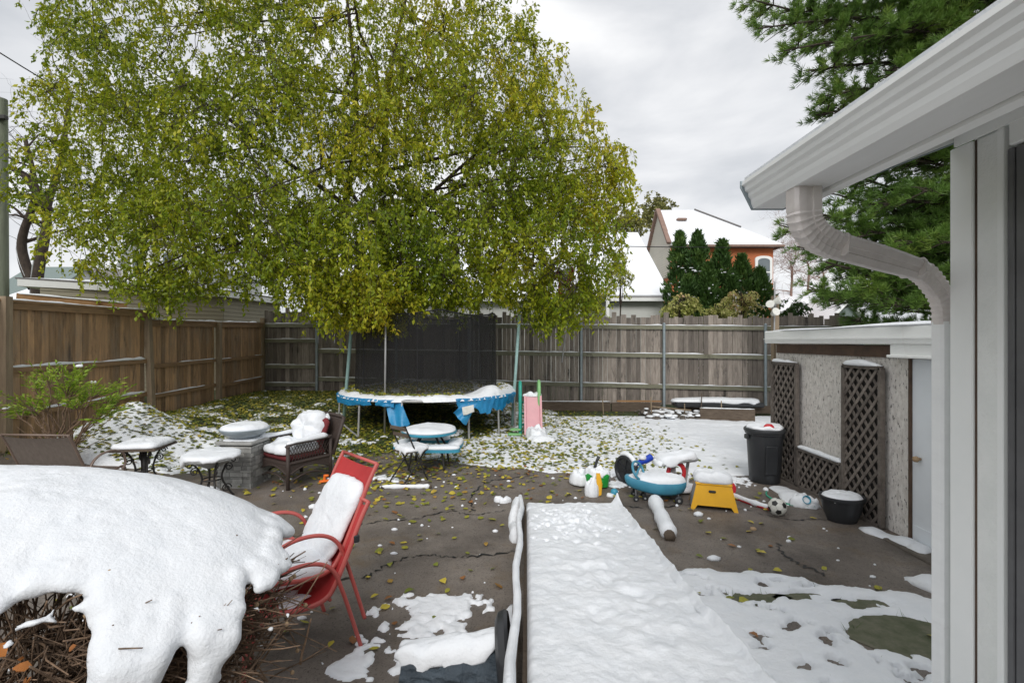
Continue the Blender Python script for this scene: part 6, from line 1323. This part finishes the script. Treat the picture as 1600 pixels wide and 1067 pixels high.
    def f(u,v):
        a = 2*PI*u; x = -.62+.56*v; r = .115+.03*v; w = 1+.09*math.sin(a*3+x*20)-.30*abs(float(fbm(math.cos(a)*1.6+x*2,math.sin(a)*1.6,x*5,3)))+.08-.16*abs(float(vn(math.cos(a)*4,math.sin(a)*4+x*9,x*13))); return Vector((-.0+x-.0,2.76+r*w*math.cos(a),.15+r*w*math.sin(a)+.02*v))
    mb.grid(f,110,70,closeu=True); k0 = len(mb.v); mb.add([f(k/n,0) for k in range(n)],[tuple(range(n))]); obj('wrapping', mb, M['crinkle'], t, True, smooth=True)
    mb = MB(); mm = Matrix.Translation((-.055,2.76,.22)) @ Matrix.Rotation(R(84),4,'Y'); mb.lathe([(0,-.02),(.2,-.02),(.23,0),(.24,.035),(.23,.055),(.2,.04),(0,.02)],(0,0,0),48,mm,sc=(1.15,.95)); obj('rim', mb, M['black'], t, True, auto=40)
    def sf(q):
        x = q.x; base = .272+.02*(x+.6)+.13*max(0,(x+.27)/.25)**2*(.0+1 if x < 0 else 1); return Vector((x,q.y,base-3.2*(q.y-2.76)**2+q.z))
    s = MB(); s.pillow((-.355,2.77,0),.30,.10,.075,p=3.2,n=60,fn=sf,amp=.2,edge=.07,drip=.10); obj('snow', s, M['snow'], t, True, smooth=True)
toys()
# ================================================================ shrubs
def fern_shrub():
    c = Vector((-6.55,7.0,.35)); t = thing('green_shrub','bright green feathery shrub with bare lower stems by the left fence','shrub',c); mb = MB(); pos = []; dr = []; ti = []; s = MB()
    tips = [P(px,py,6.9+U(-.5,.5)) for px,py in [(50,590),(75,578),(100,592),(130,575),(150,600),(175,600),(185,612),(90,610),(60,625),(40,640),(110,625),(140,620),(165,645),(185,628),(120,598),(30,622),(15,640)]]
    for p in tips:
        l = limb(c+Vector((U(-.15,.15),U(-.1,.1),0)),p,7,.1,.08); mb.tube(l,[.014*(1-.7*i/7) for i in range(8)],5,cap=False)
        for k in range(10):
            q = l[-1]+Vector((U(-.22,.22),U(-.2,.2),U(-.10,.12))); mb.tube([l[5],q],[.005,.002],3,cap=False); d = (q-l[4]).normalized(); sd = d.cross(Vector((0,0,1)))
            for j in range(15):
                x = l[5].lerp(q,.35+.65*j/14); pos.append(x); dr.append(d*.6+sd*random.choice((-1,1))+Vector((U(-.3,.3),U(-.3,.3),U(-.5,.2)))); ti.append(U(.2,.9))
        if random.random() < .22: s.pillow(p+Vector((0,-.05,.02)),U(.03,.06),.04,.04,n=12,amp=.4,edge=.3)
    for k in range(40): p = c+Vector((U(-.8,.8),U(-.4,.4),U(.3,.9))); mb.tube(limb(c,p,5,.12),[.008*(1-.6*i/5) for i in range(6)],4,cap=False)
    obj('stems', mb, M['twig'], t, True); n = len(pos); V,Fa,tn = leaves(np.array(pos),np.array(dr),RNG.uniform(.05,.10,n),RNG.uniform(.014,.022,n),ti); obj('foliage', mesh_np('foliage',V,Fa,tn), M['fern'], t, True); obj('snow', s, M['snow'], t, True, smooth=True)
fern_shrub()
def snowy_bush():
    c = Vector((-2.0,1.95,0)); RX, RY = 1.28, .86; t = thing('snow_capped_bush','bare twiggy rounded bush under a huge cap of snow in the left foreground','bush',(c.x,c.y,0))
    angs = [-180,-120,-70,-58,-50,-44.5,-42,-40,-38,-34.5,-33,-30,-28,-26,-24,-21.5,-19,-10,0,15,40,70,180]
    ext  = [1.05,.95,.74,.785,.75,.745,.80,1.06,1.18,1.16,1.03,.93,.92,1.10,1.12,1.03,.93,.92,.89,.87,.90,1.0,1.05]
    def surf(a, s, inset=0.0):
        dg = math.degrees(a); a = a-R(27)*max(0,s-.78)*float(sst(-75,-60,dg))*(1-float(sst(-20,-8,dg)))
        ca, sa = math.cos(a), math.sin(a)
        if s < 1: r = s; z = 1.15+.38*(1-s*s)
        else: r = 1+.10*(s-1)-.5*(s-1)**2; z = 1.15-(s-1)*1.15
        r = r-inset*.9*min(1,s); z -= inset*(1-.3*min(1,s)); return Vector((c.x+RX*r*ca, c.y+(RY if sa < 0 else .58)*r*sa, z))
    import bmesh
    def ext_at(deg): return float(np.interp(deg, angs, ext))
    bm0 = bmesh.new(); bmesh.ops.create_icosphere(bm0, subdivisions=1, radius=1.0); iv = np.array([v.co[:] for v in bm0.verts]); ifc = np.array([[v.index for v in f.verts] for f in bm0.faces]); bm0.free()
    VV = []; FF = []; nn = 0
    for k in range(9500):
        a = U(-PI, PI); s = math.sqrt(U(0, 1.45)); dg = math.degrees(a); lim = ext_at(dg)*(1+.05*float(fbm(math.cos(a)*5,math.sin(a)*5,2,3)))
        if s > lim: continue
        edge = min(1, (lim-s)/.13); p0 = surf(a, s)
        nse = float(fbm(p0.x*7,p0.y*7,p0.z*7,3))
        if edge < .35 and nse < -.22: continue
        r = (.030+.034*edge)*(1+.35*nse*(1-.6*edge)); p = surf(a, s, .052) if edge > .5 else surf(a, s, .035)
        p = p+Vector((0,0,.03*float(fbm(p.x*2,p.y*2,3,2))*edge))
        VV.append(iv*r*1.02+np.array(p)); FF.append(ifc+nn); nn += len(iv)
    for k in range(60):               # crumbs of snow caught in the twigs below the edge
        a = R(U(-62,-12)); lim = ext_at(math.degrees(a)); p = surf(a, min(1.25, lim+U(.02,.14)), U(.03,.07)); r = U(.006,.02); VV.append(iv*r*np.array([1.3,1.2,.8])+np.array(p)); FF.append(ifc+nn); nn += len(iv)
    tmp = bpy.data.objects.new('snow_cap_source', mesh_np('src', np.concatenate(VV), np.concatenate(FF))); COL.objects.link(tmp)
    md = tmp.modifiers.new('r','REMESH'); md.mode = 'VOXEL'; md.voxel_size = .0125
    md = tmp.modifiers.new('s','SMOOTH'); md.factor = .6; md.iterations = 7
    dg_ = bpy.context.evaluated_depsgraph_get(); me = bpy.data.meshes.new_from_object(tmp.evaluated_get(dg_)); bpy.data.objects.remove(tmp)
    me.materials.clear(); me.attributes.new('tint','FLOAT','FACE'); obj('snow_cap', me, M['snowfine'], t, True, smooth=True)
    tw = MB(); bl = []; dl = MB(); bd = MB()
    def inside(a, s): return surf(a, s, .09)
    for k in range(900):
        a = R(U(-125,30)) if k % 8 else U(-PI,PI); s = U(.55,1.0); e = surf(a, s, U(.0,.12)) if s > .72 and -80 < math.degrees(a) < 10 else surf(a, s, U(.10,.2))
        rr = U(.1,.75); b = Vector((c.x+RX*rr*math.cos(a+U(-.7,.7))*.8, c.y+RY*rr*math.sin(a+U(-.7,.7))*.8, U(.15,.9)))
        if random.random() < .45:      # crossing, nearly level shoots
            a2 = a+U(-.5,.5); b = surf(a2, U(.5,1.0), U(.12,.3)); b.z -= U(.0,.5); e = e+Vector((U(-.12,.12),U(-.1,.1),U(-.45,-.0)))
        l = smoothpath(limb(b, e, 4, .12, U(-.03,.06)),2); r = U(.0022,.0065); tw.tube(l,[r*(1-.55*i/(len(l)-1)) for i in range(len(l))],6,tint=U(0,1))
        if random.random() < .5:
            q = l[len(l)//2]; tw.tube([q,q.lerp(e,.4)+Vector((U(-.05,.05),U(-.05,.05),U(-.02,.05))),q.lerp(e,.8)+Vector((U(-.14,.14),U(-.12,.12),U(-.1,.1)))],[r*.6,r*.5,r*.3],5,tint=U(0,1))
        if random.random() < .07: q = l[-1]; bd.lathe([(0,-.008),(.007,-.005),(.009,.002),(.005,.009),(0,.01)],q,8)
    for k in range(420):               # low ends spilling right of the cap
        a = R(U(-52,-8)); b = surf(a, U(.6,.92), .2); b.z -= U(.0,.7); d = Vector((math.cos(a)*RX,math.sin(a)*RY*.8,U(-.1,.5))).normalized(); e = b+d*U(.15,.40); r = U(.002,.0055); l = limb(b,e,5,.15); tw.tube(l,[r*(1-.6*i/5) for i in range(6)],5,tint=U(.3,1))
    obj('twigs', tw, M['twig'], t, True, smooth=True); sh = obj('seed_heads', bd, M['bud'], t, True, smooth=True); sh['kind'] = 'stuff'
    for k in range(34):
        a = R(U(-72,-12)); s = U(.78,1.08); p = surf(a, s, U(.02,.1)); p.z -= U(0,.25)*(k%3>0); d = Vector((U(-1,1),U(-1,1),U(-1,.4))).normalized(); sd = d.orthogonal().normalized(); L = U(.02,.05); u = d.cross(sd); w = L*.35
        pts = [p,p+d*L*.3+sd*w+u*.004,p+d*L*.7+sd*w*.8+u*.007,p+d*L,p+d*L*.7-sd*w*.8-u*.003,p+d*L*.3-sd*w]; mid = p+d*L*.5+u*.006; dl.add(pts+[mid],[(i,(i+1)%6,6) for i in range(6)])
    obj('dead_leaves', dl, M['deadleaf'], t, True, smooth=True)
snowy_bush()
# ================================================================ light, sky, camera
w = bpy.data.worlds.new('World'); scene.world = w; w.use_nodes = True; nt = w.node_tree; N = nt.nodes; Lk = nt.links
sky = N.new('ShaderNodeTexSky'); sky.sky_type = 'NISHITA'; sky.sun_disc = False; SE, SA = R(38), R(186)
sky.sun_elevation = SE; sky.sun_rotation = SA
tc = N.new('ShaderNodeTexCoord'); mp = N.new('ShaderNodeMapping'); mp.inputs['Scale'].default_value = (1,1,2.6); Lk.new(tc.outputs['Generated'], mp.inputs['Vector'])
n1 = N.new('ShaderNodeTexNoise'); n1.inputs['Scale'].default_value = 2.0; n1.inputs['Detail'].default_value = 7; n1.inputs['Roughness'].default_value = .5; n1.inputs['Distortion'].default_value = .3; Lk.new(mp.outputs[0], n1.inputs['Vector'])
rp = N.new('ShaderNodeValToRGB'); ramp_set(rp, [(.36,(.43,.45,.48)),(.48,(.59,.60,.62)),(.60,(.75,.752,.758))]); Lk.new(n1.outputs['Fac'], rp.inputs[0])
bg1 = N.new('ShaderNodeBackground'); bg1.inputs[1].default_value = .06; Lk.new(sky.outputs[0], bg1.inputs[0])
bg2 = N.new('ShaderNodeBackground'); bg2.inputs[1].default_value = 1.0; Lk.new(rp.outputs[0], bg2.inputs[0])
ms = N.new('ShaderNodeMixShader'); ms.inputs[0].default_value = .94; Lk.new(bg1.outputs[0], ms.inputs[1]); Lk.new(bg2.outputs[0], ms.inputs[2]); Lk.new(ms.outputs[0], N['World Output'].inputs['Surface'])
ld = bpy.data.lights.new('sun','SUN'); ld.energy = 1.5; ld.angle = R(25); ld.color = (1,.97,.93); lo = bpy.data.objects.new('sun', ld); COL.objects.link(lo)
sd = Vector((math.sin(SA)*math.cos(SE), math.cos(SA)*math.cos(SE), math.sin(SE))); lo.rotation_euler = sd.to_track_quat('Z','Y').to_euler(); lo.location = (0,0,20)
cd = bpy.data.cameras.new('camera'); cam = bpy.data.objects.new('camera', cd); COL.objects.link(cam); scene.camera = cam
cam.location = (0,0,H); cam.rotation_euler = (R(90),0,0); cd.sensor_width = 36; cd.lens = 36*F/1600; cd.clip_end = 1500; cd.clip_start = .05
vs = scene.view_settings; vs.view_transform = 'Standard'; vs.look = 'None'; vs.exposure = .5; vs.gamma = 1
